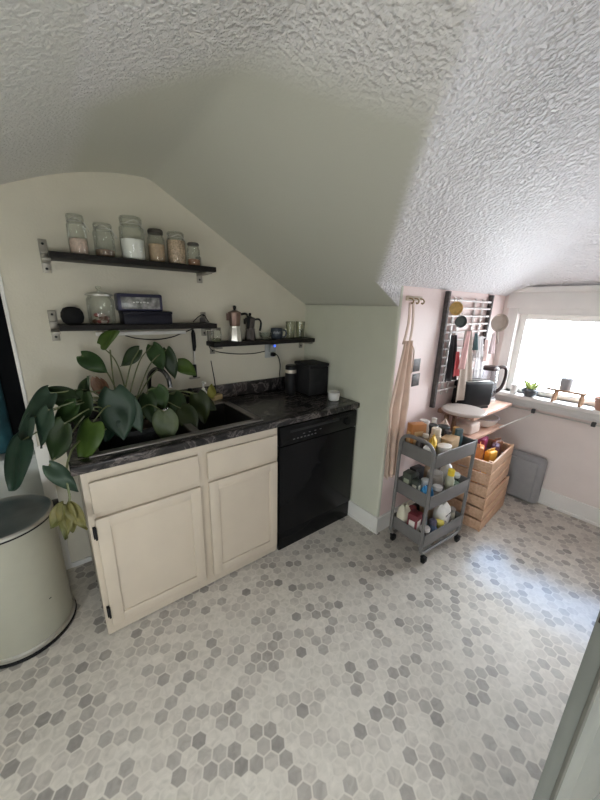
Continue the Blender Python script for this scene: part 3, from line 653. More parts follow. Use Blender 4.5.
# ------------------------------------------------------------------ apron, hooks, pictures on the dormer side wall
hk = thing('wall_hooks', 'short brass hook strip on the wall above the hanging apron', 'hooks', (.13, YC, 1.605))
obj('back_plate', MB().box((0, -.005, 0), (.16, .01, .028), .003), mat('pale_plate', (.55, .46, .36), .4), hk)
for x in (-.055, .0, .055):
    obj('hook', MB().tube(spline([(x, -.008, 0), (x, -.03, -.004), (x, -.04, -.02), (x, -.03, -.03), (x, -.022, -.024)], 5), .004, 8).lathe([(0, -.006), (.006, 0), (0, .006)], (x, -.04, -.014), 10), mat('brass', (.42, .30, .16), .35, .9), hk)
ap = thing('apron', 'pinkish beige apron hanging from the hooks beside the corner', 'apron', (.075, YC, 0))
AM = mat('beige_linen', (.66, .50, .41), .9, var=.08, scale=14, bump=.15, bscale=220)
def apf(u, v):
    z = 1.36 - .88 * v
    if v < .45: xl = .0 - .10 * (v / .45) ; xr = .075 + .03 * (v / .45)
    else: xl = -.10 + .03 * ((v - .45) / .55); xr = .105 - .06 * ((v - .45) / .55)
    x = xl + (xr - xl) * u
    y = -.035 - .022 * (1 + math.sin(u * 15 + 1.5 * v)) * (.35 + .65 * v)
    return (x - .06, y - .008, z)
obj('apron_cloth', MB().grid(apf, 40, 24), AM, ap, True, .004)
m_ = MB()
m_.grid(lambda u, v: (-.068 + .055 * v * 0 + .022 * u + .05 * (1 - v) * .9, -.026 - .015 * v - .012 * math.sin(PI * v), 1.58 - .24 * v), 4, 12)
m_.grid(lambda u, v: (-.012 + .02 * u + .02 * (1 - v), -.026 - .02 * v - .01 * math.sin(PI * v), 1.585 - .245 * v), 4, 12)
obj('neck_strap', m_, AM, ap, True, .003)
obj('tie_string', MB().tube(spline([(.0, -.06, 1.34), (.025, -.065, 1.30), (.03, -.065, 1.22), (.02, -.07, 1.16)], 6), .004, 6), AM, ap)
for z, x, lb_ in ((1.188, .245, 'small dark photo taped to the wall, the upper one'), (1.088, .258, 'small dark photo taped to the wall, the lower one')):
    tag(obj('photo_print', MB().box((x, YC - .0022, z), (.085, .002, .085), .0005), mat('dark_photo', (.03, .027, .027), .5, var=.6, scale=30, col2=(.12, .09, .085))), lb_, 'photo', 'photos taped to the wall')

# ------------------------------------------------------------------ wall rack with hanging things
rk = thing('wall_rack', 'tall rack with two dark side rails and pale rungs on the wall', 'rack', (.80, YC, 0))
RX0, RX1 = -.315, .335
DARKW = wood('dark_rail_wood', (.05, .042, .042), (.10, .085, .08))
for x, zb in ((RX0, .86), (RX1, .86)):
    obj('side_rail', MB().bounds((x - .013, -.036, zb), (x + .013, -.005, 1.665), .004), DARKW, rk)
RUNG = mat('pale_rung', (.74, .68, .66), .4, var=.06)
for z in [1.61, 1.56, 1.505, 1.45, 1.395, 1.34, 1.28, 1.22, 1.16, 1.10, 1.04, .98]:
    obj('rung', MB().cyl((RX0, -.026, z), (RX1, -.026, z), .0075, 10), RUNG, rk)
for x in (-.20, -.12, .10, .22):
    obj('upright_slat', MB().bounds((x - .012, -.018, .94), (x + .012, -.006, 1.63), .002), RUNG, rk)
def hook(t, z): obj('hook', MB().tube(spline([(0, .026, z + .008), (0, .018, z + .013), (0, .004, z + .008), (0, .0, z - .01), (0, -.002, z - .03)], 4), .0025, 6), STEEL, t)
yH = YC - .055
def disc_tool(x, z, r, m, label, name, cat, handle=None):
    t = thing(name, label, cat, (x, yH - (.05 if r > .06 else .02), z), R(-38))
    obj('pan', MB().lathe([(0, 0), (r * .85, 0), (r, .02), (r * .96, .022), (r * .8, .004), (0, .004)], (0, 0, 0), 28, Matrix.Rotation(PI / 2, 3, 'X')), m, t)
    if handle: obj('handle', MB().tube([(0, -.004, -r * .9), (handle[0] * .5, -.006, -r - .05), (handle[0], -.006, -r + handle[1])], [.010, .009, .012], 8), m, t)
    else: obj('loop', MB().tube([(.01 * math.cos(a), 0, r + .008 + .01 * math.sin(a)) for a in [2 * PI * k / 12 for k in range(12)]], .002, 6, True), STEEL, t)
    return t
disc_tool(.495, 1.555, .044, mat('yellow_straw', (.62, .42, .16), .7, var=.2, scale=40), 'round straw-yellow trivet hanging at the top left of the rack', 'trivet', 'trivet')
disc_tool(.585, 1.47, .040, mat('dark_sieve', (.10, .12, .12), .4, .5), 'dark round strainer hanging on the rack below the yellow trivet', 'strainer', 'strainer')
disc_tool(1.13, 1.46, .068, mat('taupe_pan', (.42, .35, .30), .5), 'taupe round pan hanging at the right end of the rack', 'pan', 'pan', (.02, -.09))
def cloth(name, x, z1, z0, w0, w1, m, label, cat, y=yH, wav=3, shift=0.0):
    ph = random.uniform(0, 6)
    def f(u, v):
        w = w0 + (w1 - w0) * v
        return (x + shift * v + (u - .5) * w, y - .012 * (1 + math.sin(u * wav * 6.28 + ph)) * (.3 + .7 * v) - .01, z1 + (z0 - z1) * v)
    return tag(obj(name, MB().grid(f, 28, 16), m, None, True, .004), label, cat)
cloth('dish_towel', .675, 1.41, .90, .10, .25, mat('beige_towel', (.38, .31, .26), .9, bump=.2, bscale=200), 'long beige towel hanging on the rack behind the toaster', 'towel', yH - .03, 2, .07)
cloth('oven_mitt', .545, 1.38, 1.06, .07, .15, mat('black_quilt', (.03, .025, .03), .8), 'black quilted oven mitt hanging at the left rail', 'oven mitt', yH, 2, .02)
cloth('oven_mitt', .56, 1.27, 1.10, .04, .08, mat('red_pink_cloth', (.55, .10, .11), .8), 'small red and pink cloth in front of the black oven mitt', 'cloth', yH - .035, 1, 0)
cloth('dish_cloth', .64, 1.41, 1.15, .05, .08, mat('pink_cloth', (.72, .45, .44), .85), 'narrow pink cloth hanging left of the beige towel', 'cloth', yH - .055, 1, -.04)
cloth('dish_cloth', .865, 1.385, 1.26, .04, .07, mat('teal_grey_cloth', (.10, .17, .18), .8), 'small teal grey cloth on the middle of the rack', 'cloth', yH, 1, 0)
cloth('dish_cloth', .955, 1.36, 1.20, .07, .11, mat('white_cloth', (.74, .72, .72), .85), 'white crumpled cloth on the middle of the rack', 'cloth', yH, 2, 0)
cloth('dish_cloth', 1.06, 1.33, 1.16, .05, .06, mat('rose_white_cloth', (.70, .55, .52), .85), 'rose and white cloth right of the white crumpled cloth', 'cloth', yH, 2, 0)
cloth('cloth_bag', 1.13, 1.375, 1.22, .05, .09, mat('pale_pink_bag', (.72, .60, .61), .85), 'pale pink bag hanging under the taupe pan', 'bag', yH - .02, 2, 0)
cloth('tea_towel', .99, 1.24, .93, .12, .17, mat('striped_white', (.60, .58, .60), .85, scale=5, stretch=(.3, .3, 9), col2=(.82, .80, .81)), 'white striped tea towel hanging right of the beige towel', 'towel', yH, 2, 0)

# ------------------------------------------------------------------ two-board shelf unit with toaster, kettle, boards
su = thing('shelf_unit', 'low shelf unit with pinkish wooden boards against the dormer wall', 'shelf unit', (.63, YC, 0))
obj('top_board', MB().bounds((0, -.262, .797), (.665, -.016, .82), .003), PINK_WOOD, su)
obj('lower_board', MB().bounds((.04, -.262, .625), (.60, -.016, .645), .003), PINK_WOOD, su)
for x in (.06, .58):
    for y in (-.098, -.035): obj('leg', MB().bounds((x - .013, y - .013, 0), (x + .013, y + .013, .797), .002), wood('brown_leg', (.20, .11, .07), (.28, .16, .10)), su)
cb = tag(obj('cutting_board', MB().box((.625, -1.02, .82 + .016), (.18, .22, .032), .006, R(6)), wood('walnut_board', (.24, .13, .09), (.34, .2, .14))), 'square brown cutting board under the round white board', 'cutting board')
rb = tag(obj('round_board', MB().lathe([(0, 0), (.138, 0), (.145, .006), (.145, .016), (.138, .022), (0, .022)], (.603, -1.07, .8525), 56), mat('pale_round_board', (.48, .415, .375), .45, var=.08, scale=6)), 'round pale board on top of the brown cutting board', 'round board')
ts = thing('toaster', 'black two slot toaster on the pinkish board before the rack', 'toaster', (.885, -.986, .82), R(-20))
obj('shell', MB().box((0, 0, .114), (.27, .14, .20), .024, seg=4), BLACK, ts)
obj('foot_base', MB().box((0, 0, .008), (.24, .12, .016), .003), BLACKM, ts)
obj('top_plate', MB().box((0, 0, .214), (.21, .10, .005), .002), STEEL, ts)
for y in (-.025, .025): obj('slot', MB().box((0, y, .216), (.17, .022, .004), .001), BLACKM, ts)
obj('lever', MB().box((.142, 0, .13), (.022, .03, .014), .004), BLACKM, ts)
kt = thing('kettle', 'electric kettle with dark lid and handle behind the black toaster', 'kettle', (1.20, -.962, .82), R(-38))
kt.scale = (1.0, 1.0, 1.12)
obj('base', MB().lathe([(0, 0), (.075, 0), (.078, .006), (.074, .022), (0, .024)]), WHITE, kt)
obj('jug', MB().lathe([(0, .024), (.070, .024), (.072, .03), (.062, .23), (.060, .235)], seg=32), glass('kettle_glass', (.85, .9, .95), .25), kt)
obj('lid', MB().lathe([(.064, .233), (.064, .25), (.05, .262), (0, .264)], seg=32).box((-.06, 0, .243), (.03, .03, .02), .005), mat('dark_brown_plastic', (.05, .03, .03), .4), kt)
obj('handle', MB().tube(spline([(.052, 0, .248), (.10, 0, .255), (.13, 0, .235), (.135, 0, .17), (.115, 0, .10), (.07, 0, .06)], 6), [.013] * 31, 10), mat('dark_brown_plastic', (.05, .03, .03), .4), kt)
cl = thing('colander', 'white bowl with dark rim on the lower pinkish board', 'bowl', (1.06, -1.04, .645))
obj('bowl', MB().lathe([(0, 0), (.045, 0), (.085, .03), (.105, .075), (.10, .078), (.08, .035), (0, .006)], seg=36), WHITE, cl)
obj('rim_band', MB().lathe([(.1, .074), (.108, .074), (.108, .08), (.1, .081)], seg=36), mat('grey_rim', (.25, .24, .26), .4), cl)
tag(obj('folded_towel', MB().box((.80, -1.02, .645 + .0455), (.16, .15, .09), .02, seg=4), mat('cream_cloth', (.70, .58, .52), .9, var=.1)), 'cream folded cloth on the lower pinkish board', 'cloth')

# ------------------------------------------------------------------ crates
def crate(z, label, rz=4.5, dx=0.0):
    t = thing('wooden_crate', label, 'crate', (.607 + dx, -1.323, z), R(rz), 'stacked wooden crates')
    L_, D_, Hc = .52, .27, .275
    for y in (.006, D_ - .006):
        for k in range(3): obj('slat', MB().bounds((0, y - .006, .004 + k * .092), (L_, y + .006, .004 + k * .092 + .082), .002), PINE, t)
    for x in (.018, L_ - .018):
        for k in range(3): obj('end_board', MB().bounds((x - .010, .0125, .004 + k * .092), (x + .010, D_ - .0125, .004 + k * .092 + .078), .003), PINE, t)
    obj('bottom', MB().bounds((.03, .0125, 0.0), (L_ - .03, D_ - .0125, .012), .001), PINE, t)
    for x in (.04, L_ - .04):
        for y in (.024, D_ - .024): obj('corner_post', MB().bounds((x - .0115, y - .011, .012), (x + .0115, y + .011, Hc - .004), .001), PINE, t)
    return t
crate(0.0, 'lower pine crate standing on the floor right of the grey cart')
crate(.2775, 'upper pine crate full of packets, stacked on the other crate', 6.0, -.006)
E_ = Vector((math.cos(R(4.5)), math.sin(R(4.5)), 0)); F_ = Vector((-E_.y, E_.x, 0)); CO = Vector((.605, -1.315, .2775 + .013))
def in_crate(a, b): return CO + E_ * a + F_ * b
def packet(name, loc, d, m, label, cat, rz=0.0, tilt=0.0, group=None, puff=.0):
    t = thing(name, label, cat, loc, rz, group)
    b_ = obj('pouch', MB().box((0, 0, d[2] / 2), d, min(d) * .22, seg=3), m, t)
    obj('top_seal', MB().box((0, 0, d[2] + .008), (d[0] * .9, .004, .02), .001), m, t)
    return t
packet('snack_bag', in_crate(.13, .13), (.10, .06, .308), mat('orange_bag', (.62, .22, .05), .35, var=.2), 'orange red snack bag standing in the upper crate', 'bag', R(20))
packet('snack_bag', in_crate(.20, .07), (.09, .05, .27), mat('yellow_orange_bag', (.80, .42, .06), .35, var=.15), 'bright yellow orange bag at the front of the upper crate', 'bag', R(-10))
tag(obj('carton', MB().box(in_crate(.29, .17) + Vector((0, 0, .16)), (.11, .06, .32), .004, R(10)), mat('magenta_card', (.32, .03, .11), .5)), 'dark magenta carton at the back of the upper crate', 'carton')
packet('snack_bag', in_crate(.32, .08), (.09, .05, .285), mat('purple_bag', (.16, .06, .09), .4, var=.2), 'dark purple bag in the middle of the upper crate', 'bag', R(15))
packet('snack_bag', in_crate(.42, .10), (.08, .05, .285), mat('brown_bag', (.25, .11, .06), .5, var=.2), 'brown bag at the right end of the upper crate', 'bag', R(-15))
packet('snack_bag', in_crate(.06, .20), (.035, .06, .305), mat('white_blue_bag', (.62, .63, .68), .4, var=.2), 'white packet at the left end of the upper crate', 'bag', R(20))

# ------------------------------------------------------------------ grey case by the window wall
gc = thing('storage_case', 'grey rounded plastic case leaning upright under the window', 'case', (1.378, -1.235, 0), 0)
obj('shell', MB().box((0, 0, .205), (.09, .42, .41), .035, seg=4), mat('grey_case', (.29, .29, .295), .5, var=.05), gc)
obj('front_panel', MB().box((-.047, .012, .195), (.02, .36, .35), .009, seg=3), mat('grey_case_front', (.31, .31, .315), .5, var=.05), gc)

# ------------------------------------------------------------------ window sill things, rail under the sill
SZ = WZ0
bp_ = thing('succulent_planter', 'dark grey bowl planter with a yellow green sprig on the sill', 'planter', (1.385, -1.215, SZ))
obj('bowl', MB().lathe([(0, 0), (.034, 0), (.036, .006), (.055, .03), (.056, .055), (.046, .066), (.042, .064), (.042, .052), (0, .05)], seg=32), mat('slate_glaze', (.09, .10, .115), .35), bp_)
m_ = MB(); O2 = Vector(bp_.location)
O_keep = O; O = O2
for i in range(6):
    a = i * 2.4; leaf(m_, O2 + Vector((.01 * math.cos(a), .01 * math.sin(a), .05)), (math.cos(a) * .9, math.sin(a) * .9, 1.2 + .5 * (i % 2)), (math.cos(a) * .3 - .6, math.sin(a) * .3 - .3, .6), .10, .02, .45)
O = O_keep
obj('sprig', m_, leaf_mat('lime_leaf', (.28, .36, .10), (.45, .50, .18)), bp_, True, .001)
st = thing('plant_stand', 'small wooden plant stand with splayed legs on the window sill', 'stand', (1.385, -1.45, SZ))
obj('stand_top', MB().box((0, 0, .095), (.085, .24, .016), .004), wood('stand_wood', (.36, .22, .13), (.48, .31, .2)), st)
for y in (-.095, .06):
    for x in (-.025, .025): obj('leg', MB().tube([(x * 1.3, y * 1.08 + .006, .0), (x, y, .09)], .010, 8), wood('stand_wood', (.36, .22, .13), (.48, .31, .2)), st)
tag(obj('plant_pot', MB().lathe([(0, 0), (.034, 0), (.036, .004), (.040, .085), (.037, .085), (.034, .01), (0, .01)], (1.385, -1.435, SZ + .103), 28), mat('grey_pot', (.36, .36, .38), .5)), 'grey pot standing on the small wooden stand', 'pot')
tag(obj('terracotta_pot', MB().lathe([(0, 0), (.034, 0), (.048, .07), (.052, .07), (.052, .09), (.046, .09), (.04, .01), (0, .01)], (1.385, -1.665, SZ), 28), mat('terracotta', (.36, .2, .15), .7)), 'brown pot on the sill at the right edge', 'pot')
tag(obj('cup', MB().lathe([(0, 0), (.022, 0), (.027, .075), (.024, .075), (.02, .006), (0, .006)], (1.385, -1.10, SZ), 24), WHITE), 'small white cup on the sill behind the kettle handle', 'cup')
cr = thing('curtain_rod', 'thin grey rod with two dark clips on the wall below the sill', 'rod', (XW, -1.5, .765))
obj('rod', MB().cyl((-.04, -.58, 0), (-.04, .46, 0), .005, 10), STEEL, cr)
for y in (.235, -.145): obj('clip', MB().box((-.04, y, .004), (.03, .026, .034), .005).box((-.016, y, 0), (.032, .012, .014), .002), mat('dark_clip', (.06, .06, .065), .5), cr)
tag(obj('drying_rod', MB().tube([(1.395, -1.265, .742), (1.25, -1.205, .697), (1.10, -1.146, .651)], .005, 8), WHITE), 'thin white rod sloping from the rail to the lower board', 'rod')

# ------------------------------------------------------------------ grey rolling cart
CZ = (.67, .40, .13); ch = .082
cart = thing('rolling_cart', 'grey three tier metal rolling cart full of jars and packets', 'cart', (.192, -1.136, 0), -.072)
W2, D2 = .204, .1275
for z in CZ:
    m_ = MB(); hh = .085
    m_.bounds((-W2, -D2, z - .004), (W2, D2, z), .0015).bounds((-W2, -D2, z - .004), (W2, -D2 + .004, z + hh), .0015).bounds((-W2, D2 - .004, z - .004), (W2, D2, z + hh), .0015).bounds((-W2, -D2, z - .004), (-W2 + .004, D2, z + hh), .0015).bounds((W2 - .004, -D2, z - .004), (W2, D2, z + hh), .0015)
    m_.tube([(-W2, -D2, z + hh), (W2, -D2, z + hh), (W2, D2, z + hh), (-W2, D2, z + hh)], .004, 6, True)
    obj('tray', m_, CARTM, cart)
rt = .011
for sx in (-1, 1):
    x = sx * (W2 + .0125); d_ = D2 - .01
    if sx < 0:
        pts = [(x, -d_, .115)] + [(x, -d_, .2), (x, -d_, .55), (x, -d_, .74)] + [(x, -d_ + .07 * (1 - math.cos(a)), .74 + .07 * math.sin(a)) for a in [R(15 * k) for k in range(1, 7)]] + [(x, d_ - .07 * (1 - math.cos(a)), .74 + .07 * math.sin(a)) for a in [R(90 - 15 * k) for k in range(0, 6)]] + [(x, d_, .74), (x, d_, .55), (x, d_, .2), (x, d_, .115)]
        obj('handle_frame', MB().tube(pts, rt, 12), CARTM, cart)
    else:
        for sy in (-1, 1): obj('side_post', MB().tube([(x, sy * d_, .115), (x, sy * d_, .4), (x, sy * d_, .757)], rt, 12), CARTM, cart)
for sy in (-1, 1):
    y = sy * (D2 - .01); xw_ = W2 + .0125
    pts = [(-xw_, y, .13)] + [(-xw_ + .05 * (1 - math.cos(a)), y, .125 - .05 * math.sin(a)) for a in [R(15 * k) for k in range(0, 7)]] + [(xw_ - .05 * (1 - math.cos(a)), y, .125 - .05 * math.sin(a)) for a in [R(90 - 15 * k) for k in range(0, 7)]] + [(xw_, y, .13)]
    obj('base_frame', MB().tube(pts, rt, 12), CARTM, cart)
for sx in (-1, 1):
    for sy in (-1, 1):
        x, y = sx * (W2 - .020), sy * (D2 - .004)
        c_ = obj('caster', MB().cyl((x, y, .044), (x, y, .068), .008).box((x + .006, y, .05), (.03, .030, .012), .004).box((x + .012, y - .0145, .036), (.024, .003, .036), .001).box((x + .012, y + .0145, .036), (.024, .003, .036), .001), BLACK, cart)
        obj('wheel', MB().lathe([(0, -.010), (.02, -.010), (.0255, -.006), (.0255, .006), (.02, .010), (0, .010)], (x + .014, y, .0255), 24, Matrix.Rotation(PI / 2, 3, 'X')), RUBBER, c_)
        obj('hub', MB().lathe([(0, -.0115), (.009, -.0115), (.009, .0115), (0, .0115)], (x + .014, y, .0255), 14, Matrix.Rotation(PI / 2, 3, 'X')), mat('grey_hub', (.4, .4, .4), .4), c_)
ca, sa = math.cos(-.072), math.sin(-.072)
def on_cart(tier, lx, ly): return (.192 + ca * lx - sa * ly, -1.136 + sa * lx + ca * ly, CZ[tier] + .0005)
GRP = ('pantry things on the top tray of the cart', 'pantry things on the middle tray of the cart', 'pantry things on the bottom tray of the cart')
def cjar(tier, lx, ly, r, h, bc, lc, label, name='storage_jar', cat='jar', lid_h=.022, neck=.85, lidr=.9, gl=False):
    t = thing(name, label, cat, on_cart(tier, lx, ly), random.uniform(0, 1))
    hb_ = h - lid_h
    m1 = glass('jar_glass', (.86, .9, .86), .12) if gl else mat('c_%s_%.2f_%.2f_%.2f' % (name, *bc), bc, .35, var=.15, scale=25)
    obj('body', MB().lathe([(0, 0), (r * .92, 0), (r, .008), (r, hb_ * .78), (r * neck, hb_ * .95), (r * neck, hb_), (0, hb_)], seg=24), m1, t)
    if gl: obj('contents', MB().lathe([(0, .004), (r * .88, .004), (r * .92, .01), (r * .92, hb_ * .6), (0, hb_ * .6)], seg=20), mat('f_%.2f_%.2f_%.2f' % bc, bc, .8, var=.3, scale=70), t)
    obj('lid', MB().lathe([(0, hb_ + .0005), (r * lidr, hb_ + .0005), (r * lidr, h - .004), (r * lidr * .9, h), (0, h)], seg=24), mat('l_%.2f_%.2f_%.2f' % lc, lc, .35, var=.08), t)
    return t
def cbox(tier, lx, ly, d, c, label, rz=0.0, lab=None, name='carton', cat='carton'):
    t = thing(name, label, cat, on_cart(tier, lx, ly), -.072 + rz)
    obj('box', MB().box((0, 0, d[2] / 2), d, .003), mat('b_%.2f_%.2f_%.2f' % c, c, .5, var=.12, scale=20), t)
    if lab:
        lc, fx = lab
        obj('label_panel', MB().box((-d[0] * fx, -d[1] / 2 - .0006, d[2] * .5), (d[0] * .6, .0016, d[2] * .55), .0003).box((-d[0] / 2 - .0006, 0, d[2] * .5), (.0016, d[1] * .6, d[2] * .5), .0003), mat('b_%.2f_%.2f_%.2f' % lc, lc, .5, var=.1, scale=30), t)
    return t
def cbag(tier, lx, ly, d, c, label, rz=0.0, name='food_bag', marks=None):
    t = thing(name, label, 'bag', on_cart(tier, lx, ly), -.072 + rz)
    def f(u, v):
        a = 2 * PI * u; s_ = 1.0 - .10 * math.cos(v * 2 * PI) - (.35 * max(0, v - .75) / .25)
        yy = d[1] / 2 * math.sin(a) * (1 if v < .8 else 1 - (v - .8) * 4)
        return (d[0] / 2 * math.copysign(abs(math.cos(a)) ** .6, math.cos(a)) * (s_ + .08), yy * s_, d[2] * v + .006 * math.sin(5 * a) * v)
    m1 = mat('g_%.2f_%.2f_%.2f' % c, c, .55, var=.12, scale=20)
    m_ = MB().grid(f, 36, 14); m_.box((0, 0, .003), (d[0] * .8, d[1] * .6, .006), .001)
    obj('pouch', m_, m1, t, True, .002)
    if marks:
        k = MB()
        for row in range(2):
            for i in range(5): k.box(((i - 2) * d[0] * .13 + .004 * row, -d[1] / 2 * .95 - .004, d[2] * (.62 - .2 * row)), (d[0] * (.08 + .03 * ((i + row) % 2)), .003, d[2] * .07), .0008)
        obj('lettering', k, mat('dark_print', marks, .6), t)
    return t
# top tray
cbox(0, -.135, .075, (.10, .055, .20), (.42, .17, .05), 'orange brown carton at the back left of the cart top tray', R(-20), ((.62, .42, .22), 0))
cjar(0, -.172, .015, .024, .135, (.04, .03, .03), (.05, .04, .04), 'small dark jar at the left edge of the top tray')
tag(obj('paper_packet', MB().box(Vector(on_cart(0, -.172, -.048)) + Vector((0, 0, .05)), (.045, .055, .10), .008, R(12)), mat('white_paper', (.78, .77, .74), .7)), 'white paper packet at the left edge of the top tray', 'packet')
cbag(0, -.118, -.035, (.07, .042, .15), (.82, .52, .06), 'yellow bag near the left front of the top tray', R(25))
cjar(0, -.030, .008, .038, .17, (.66, .58, .47), (.68, .60, .50), 'cream jar with pointed lid in the middle of the top tray', lid_h=.045, lidr=.75)
tag(obj('serving_dish', MB().lathe([(0, 0), (.04, 0), (.046, .01), (.052, .085), (.055, .10), (.050, .102), (.0, .104)], on_cart(0, -.074, -.086), 28, sx=.92, sy=.68), mat('white_stoneware', (.72, .68, .63), .4)), 'white oval tub at the front corner of the top tray', 'tub')
cjar(0, -.045, .09, .034, .20, (.36, .33, .31), (.45, .43, .41), 'grey jar at the back of the top tray')
cjar(0, .035, .075, .036, .16, (.05, .05, .045), (.03, .03, .03), 'dark jar with orange label at the back of the top tray')
cjar(0, .115, .05, .042, .145, (.035, .045, .045), (.03, .035, .035), 'wide dark jar at the back right of the top tray')
cbox(0, .04, -.045, (.125, .075, .115), (.46, .31, .17), 'flat tan carton at the front of the top tray', R(10))
cjar(0, .135, -.045, .026, .15, (.06, .13, .15), (.05, .09, .10), 'slim teal jar at the right end of the top tray')
cjar(0, .175, .0, .022, .14, (.62, .30, .08), (.60, .32, .10), 'small orange jar at the right end of the top tray')
cjar(0, -.115, .02, .020, .145, (.40, .28, .16), (.70, .66, .60), 'small tan jar with white lid beside the orange brown carton', name='spice_jar')
cjar(0, .085, .0, .022, .135, (.20, .08, .05), (.06, .05, .05), 'small reddish brown jar behind the flat tan carton', name='spice_jar')
cjar(0, .075, .098, .024, .19, (.30, .27, .25), (.55, .52, .48), 'grey bottle with pale lid at the back of the top tray', 'sauce_bottle', 'bottle', .03, .6, .7)
cbag(0, .165, .075, (.06, .06, .17), (.62, .48, .40), 'pinkish paper bag at the back right corner of the top tray', R(30), 'paper_bag')
# middle tray
cjar(1, -.115, .06, .03, .135, (.16, .19, .17), (.10, .10, .10), 'dark green jar at the back of the middle tray')
cjar(1, .125, .095, .026, .15, (.45, .33, .22), (.62, .58, .52), 'tan jar with pale lid at the back right of the middle tray')
cjar(2, -.10, .05, .03, .15, (.14, .10, .09), (.30, .05, .05), 'dark jar with red lid at the back of the bottom tray')
cjar(2, .165, -.07, .026, .12, (.52, .48, .40), (.30, .28, .26), 'beige jar with grey lid at the right end of the bottom tray')
cbox(1, -.160, .065, (.065, .06, .15), (.05, .06, .045), 'tall dark green carton at the back left of middle tray', R(8), ((.30, .33, .24), 0))
cbox(1, -.172, .0, (.04, .045, .13), (.035, .045, .035), 'narrow black green carton at the left of middle tray', R(4), ((.55, .56, .47), 0))
cbag(1, -.155, -.068, (.065, .05, .115), (.03, .22, .48), 'blue packet at the left front of the middle tray', R(-30), 'food_packet')
cjar(1, -.095, -.012, .032, .115, (.60, .62, .64), (.70, .70, .70), 'white lidded tub in the middle tray behind the jar')
cjar(1, -.085, -.088, .032, .105, (.24, .17, .15), (.50, .47, .45), 'jar with pale metal lid at the front of the middle tray', gl=True)
cjar(1, .0, -.01, .052, .14, (.30, .27, .24), (.36, .33, .30), 'wide grey canister in the centre of the middle tray', name='canister', cat='canister')
cjar(1, .055, -.083, .026, .175, (.55, .55, .42), (.82, .60, .03), 'bottle with bright yellow cap in the middle tray', 'sauce_bottle', 'bottle', .04, .7, .8)
cjar(1, .125, -.075, .032, .125, (.18, .24, .18), (.40, .42, .40), 'glass jar with green filling at the right of the middle tray', gl=True)
cbag(1, .160, .01, (.06, .07, .16), (.74, .73, .74), 'white crumpled bag at the right end of the middle tray', R(30), 'plastic_bag')
cbox(1, -.06, .085, (.09, .05, .15), (.03, .028, .03), 'black carton at the back of the middle tray', 0)
cbag(1, .07, .075, (.10, .06, .15), (.42, .30, .20), 'brown paper bag at the back of the middle tray', 0, 'paper_bag')
# bottom tray
cbag(2, -.160, .070, (.07, .07, .185), (.70, .66, .52), 'cream flour bag at the back left of the bottom tray', R(-10))
cbox(2, -.155, -.012, (.075, .065, .165), (.17, .025, .035), 'maroon carton with white label in the bottom tray', R(10), ((.70, .66, .62), .1))
cjar(2, -.150, -.088, .034, .105, (.20, .15, .14), (.55, .52, .50), 'glass jar with metal lid at the left front of the bottom tray', gl=True)
cjar(2, -.075, -.092, .028, .13, (.05, .09, .16), (.10, .09, .14), 'dark blue bottle at the front of the bottom tray', 'sauce_bottle', 'bottle', .03, .7, .75)
cjar(2, -.085, -.022, .030, .12, (.22, .34, .36), (.16, .2, .26), 'pale teal jar behind the dark blue bottle')
cjar(2, -.005, -.092, .032, .095, (.70, .58, .08), (.66, .55, .10), 'short yellow tub at the front of the bottom tray', name='food_tub', cat='tub')
cbag(2, .075, -.055, (.12, .08, .185), (.76, .74, .70), 'white bag with dark lettering in the bottom tray', R(8), 'flour_bag', (.08, .07, .07))
cbag(2, .10, .065, (.14, .07, .215), (.48, .34, .22), 'brown paper bag at the back right of the bottom tray', R(4), 'paper_bag')

# ------------------------------------------------------------------ light
w_ = bpy.data.worlds.new('daylight'); bpy.context.scene.world = w_; w_.use_nodes = True
nt = w_.node_tree; bg = nt.nodes['Background']
sk = nt.nodes.new('ShaderNodeTexSky'); sk.sky_type = 'HOSEK_WILKIE'; sk.turbidity = 5; sk.ground_albedo = .5; sk.sun_direction = (.6, .3, .75)
mx = nt.nodes.new('ShaderNodeMixRGB'); mx.inputs[0].default_value = .85; mx.inputs[2].default_value = (.92, .97, 1.0, 1)
nt.links.new(sk.outputs[0], mx.inputs[1]); tcw = nt.nodes.new('ShaderNodeTexCoord'); sx_ = nt.nodes.new('ShaderNodeSeparateXYZ'); mr = nt.nodes.new('ShaderNodeMapRange')
mr.inputs[1].default_value = -.15; mr.inputs[2].default_value = .12; mr.inputs[3].default_value = .46; mr.inputs[4].default_value = 1.0
gm = nt.nodes.new('ShaderNodeMixRGB'); gm.blend_type = 'MULTIPLY'; gm.inputs[0].default_value = 1
nt.links.new(tcw.outputs['Generated'], sx_.inputs[0]); nt.links.new(sx_.outputs['Z'], mr.inputs[0]); nt.links.new(mx.outputs[0], gm.inputs[1]); nt.links.new(mr.outputs[0], gm.inputs[2])
nt.links.new(gm.outputs[0], bg.inputs[0]); bg.inputs[1].default_value = 28.5
def portal(name, loc, rot, sx, sy):
    l = bpy.data.lights.new(name, 'AREA'); l.shape = 'RECTANGLE'; l.size = sx; l.size_y = sy; l.cycles.is_portal = True
    o = bpy.data.objects.new(name, l); C.objects.link(o); o.location = loc; o.rotation_euler = rot
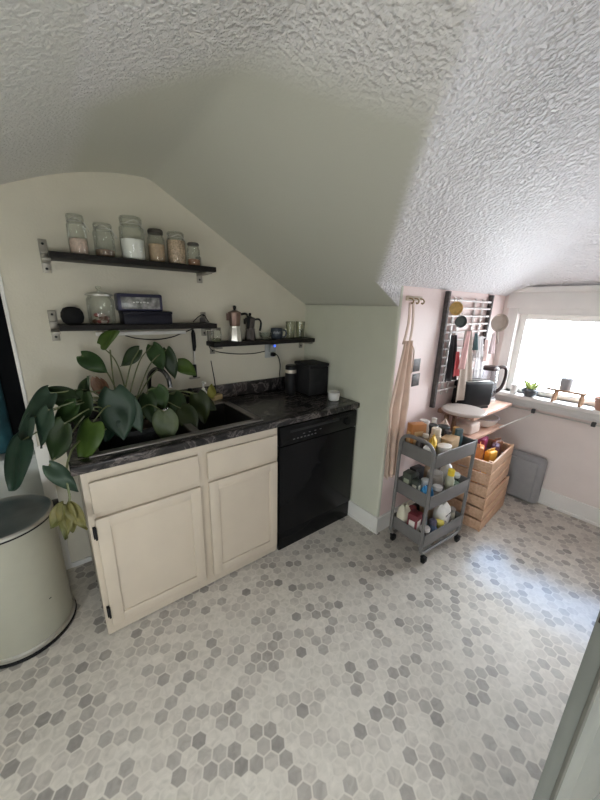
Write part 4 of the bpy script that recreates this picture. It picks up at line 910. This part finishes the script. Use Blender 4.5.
portal('window_portal', (XW + .10, (WY0 + WY1) / 2, (WZ0 + WZ1) / 2), (0, R(90), 0), WZ1 - WZ0, WY1 - WY0)
portal('side_window_portal', (-2.96, (LY0 + LY1) / 2, (LZ0 + LZ1) / 2), (0, R(-90), 0), LZ1 - LZ0, LY1 - LY0)
portal('right_rear_fill_portal', (.07, (RY0 + RY1) / 2, (RZ0 + RZ1) / 2), (0, R(90), 0), RZ1 - RZ0, RY1 - RY0)  # portal of the added opening in the right rear wall
portal('rear_window_portal', ((FX0 + FX1) / 2, -3.66, (FZ0 + FZ1) / 2), (R(90), 0, 0), FX1 - FX0, FZ1 - FZ0)
sl = bpy.data.lights.new('sun', 'SUN'); sl.energy = 2.9; sl.angle = R(7); sl.color = (.25, .52, 1.0)
so = bpy.data.objects.new('sun', sl); C.objects.link(so); so.rotation_euler = Vector((-1.06, -.24, -1.22)).to_track_quat('-Z', 'Y').to_euler()
so.location = (3, -1, 3)

# ------------------------------------------------------------------ camera
cam = bpy.data.cameras.new('camera'); co_ = bpy.data.objects.new('camera', cam); C.objects.link(co_)
yaw, pitch, roll, fpx = .6643299, .2782993, .0255407, 324.159
fw = Vector((math.sin(yaw) * math.cos(pitch), math.cos(yaw) * math.cos(pitch), -math.sin(pitch)))
r = Vector((math.cos(yaw), -math.sin(yaw), 0)); u = r.cross(fw)
r2 = math.cos(roll) * r + math.sin(roll) * u; u2 = -math.sin(roll) * r + math.cos(roll) * u
M = Matrix((r2, u2, -fw)).transposed().to_4x4(); M.translation = (-1.66698, -2.08522, 1.53679)
co_.matrix_world = M
cam.sensor_fit = 'VERTICAL'; cam.sensor_height = 36; cam.lens = fpx / 800 * 36; cam.clip_start = .02
sc = bpy.context.scene; sc.camera = co_
sc.view_settings.view_transform = 'Standard'; sc.view_settings.look = 'None'; sc.view_settings.gamma = 1; sc.view_settings.use_curve_mapping = False
sc.view_settings.exposure = 0.1
sc.cycles.max_bounces = 10; sc.cycles.diffuse_bounces = 6; sc.cycles.transparent_max_bounces = 16
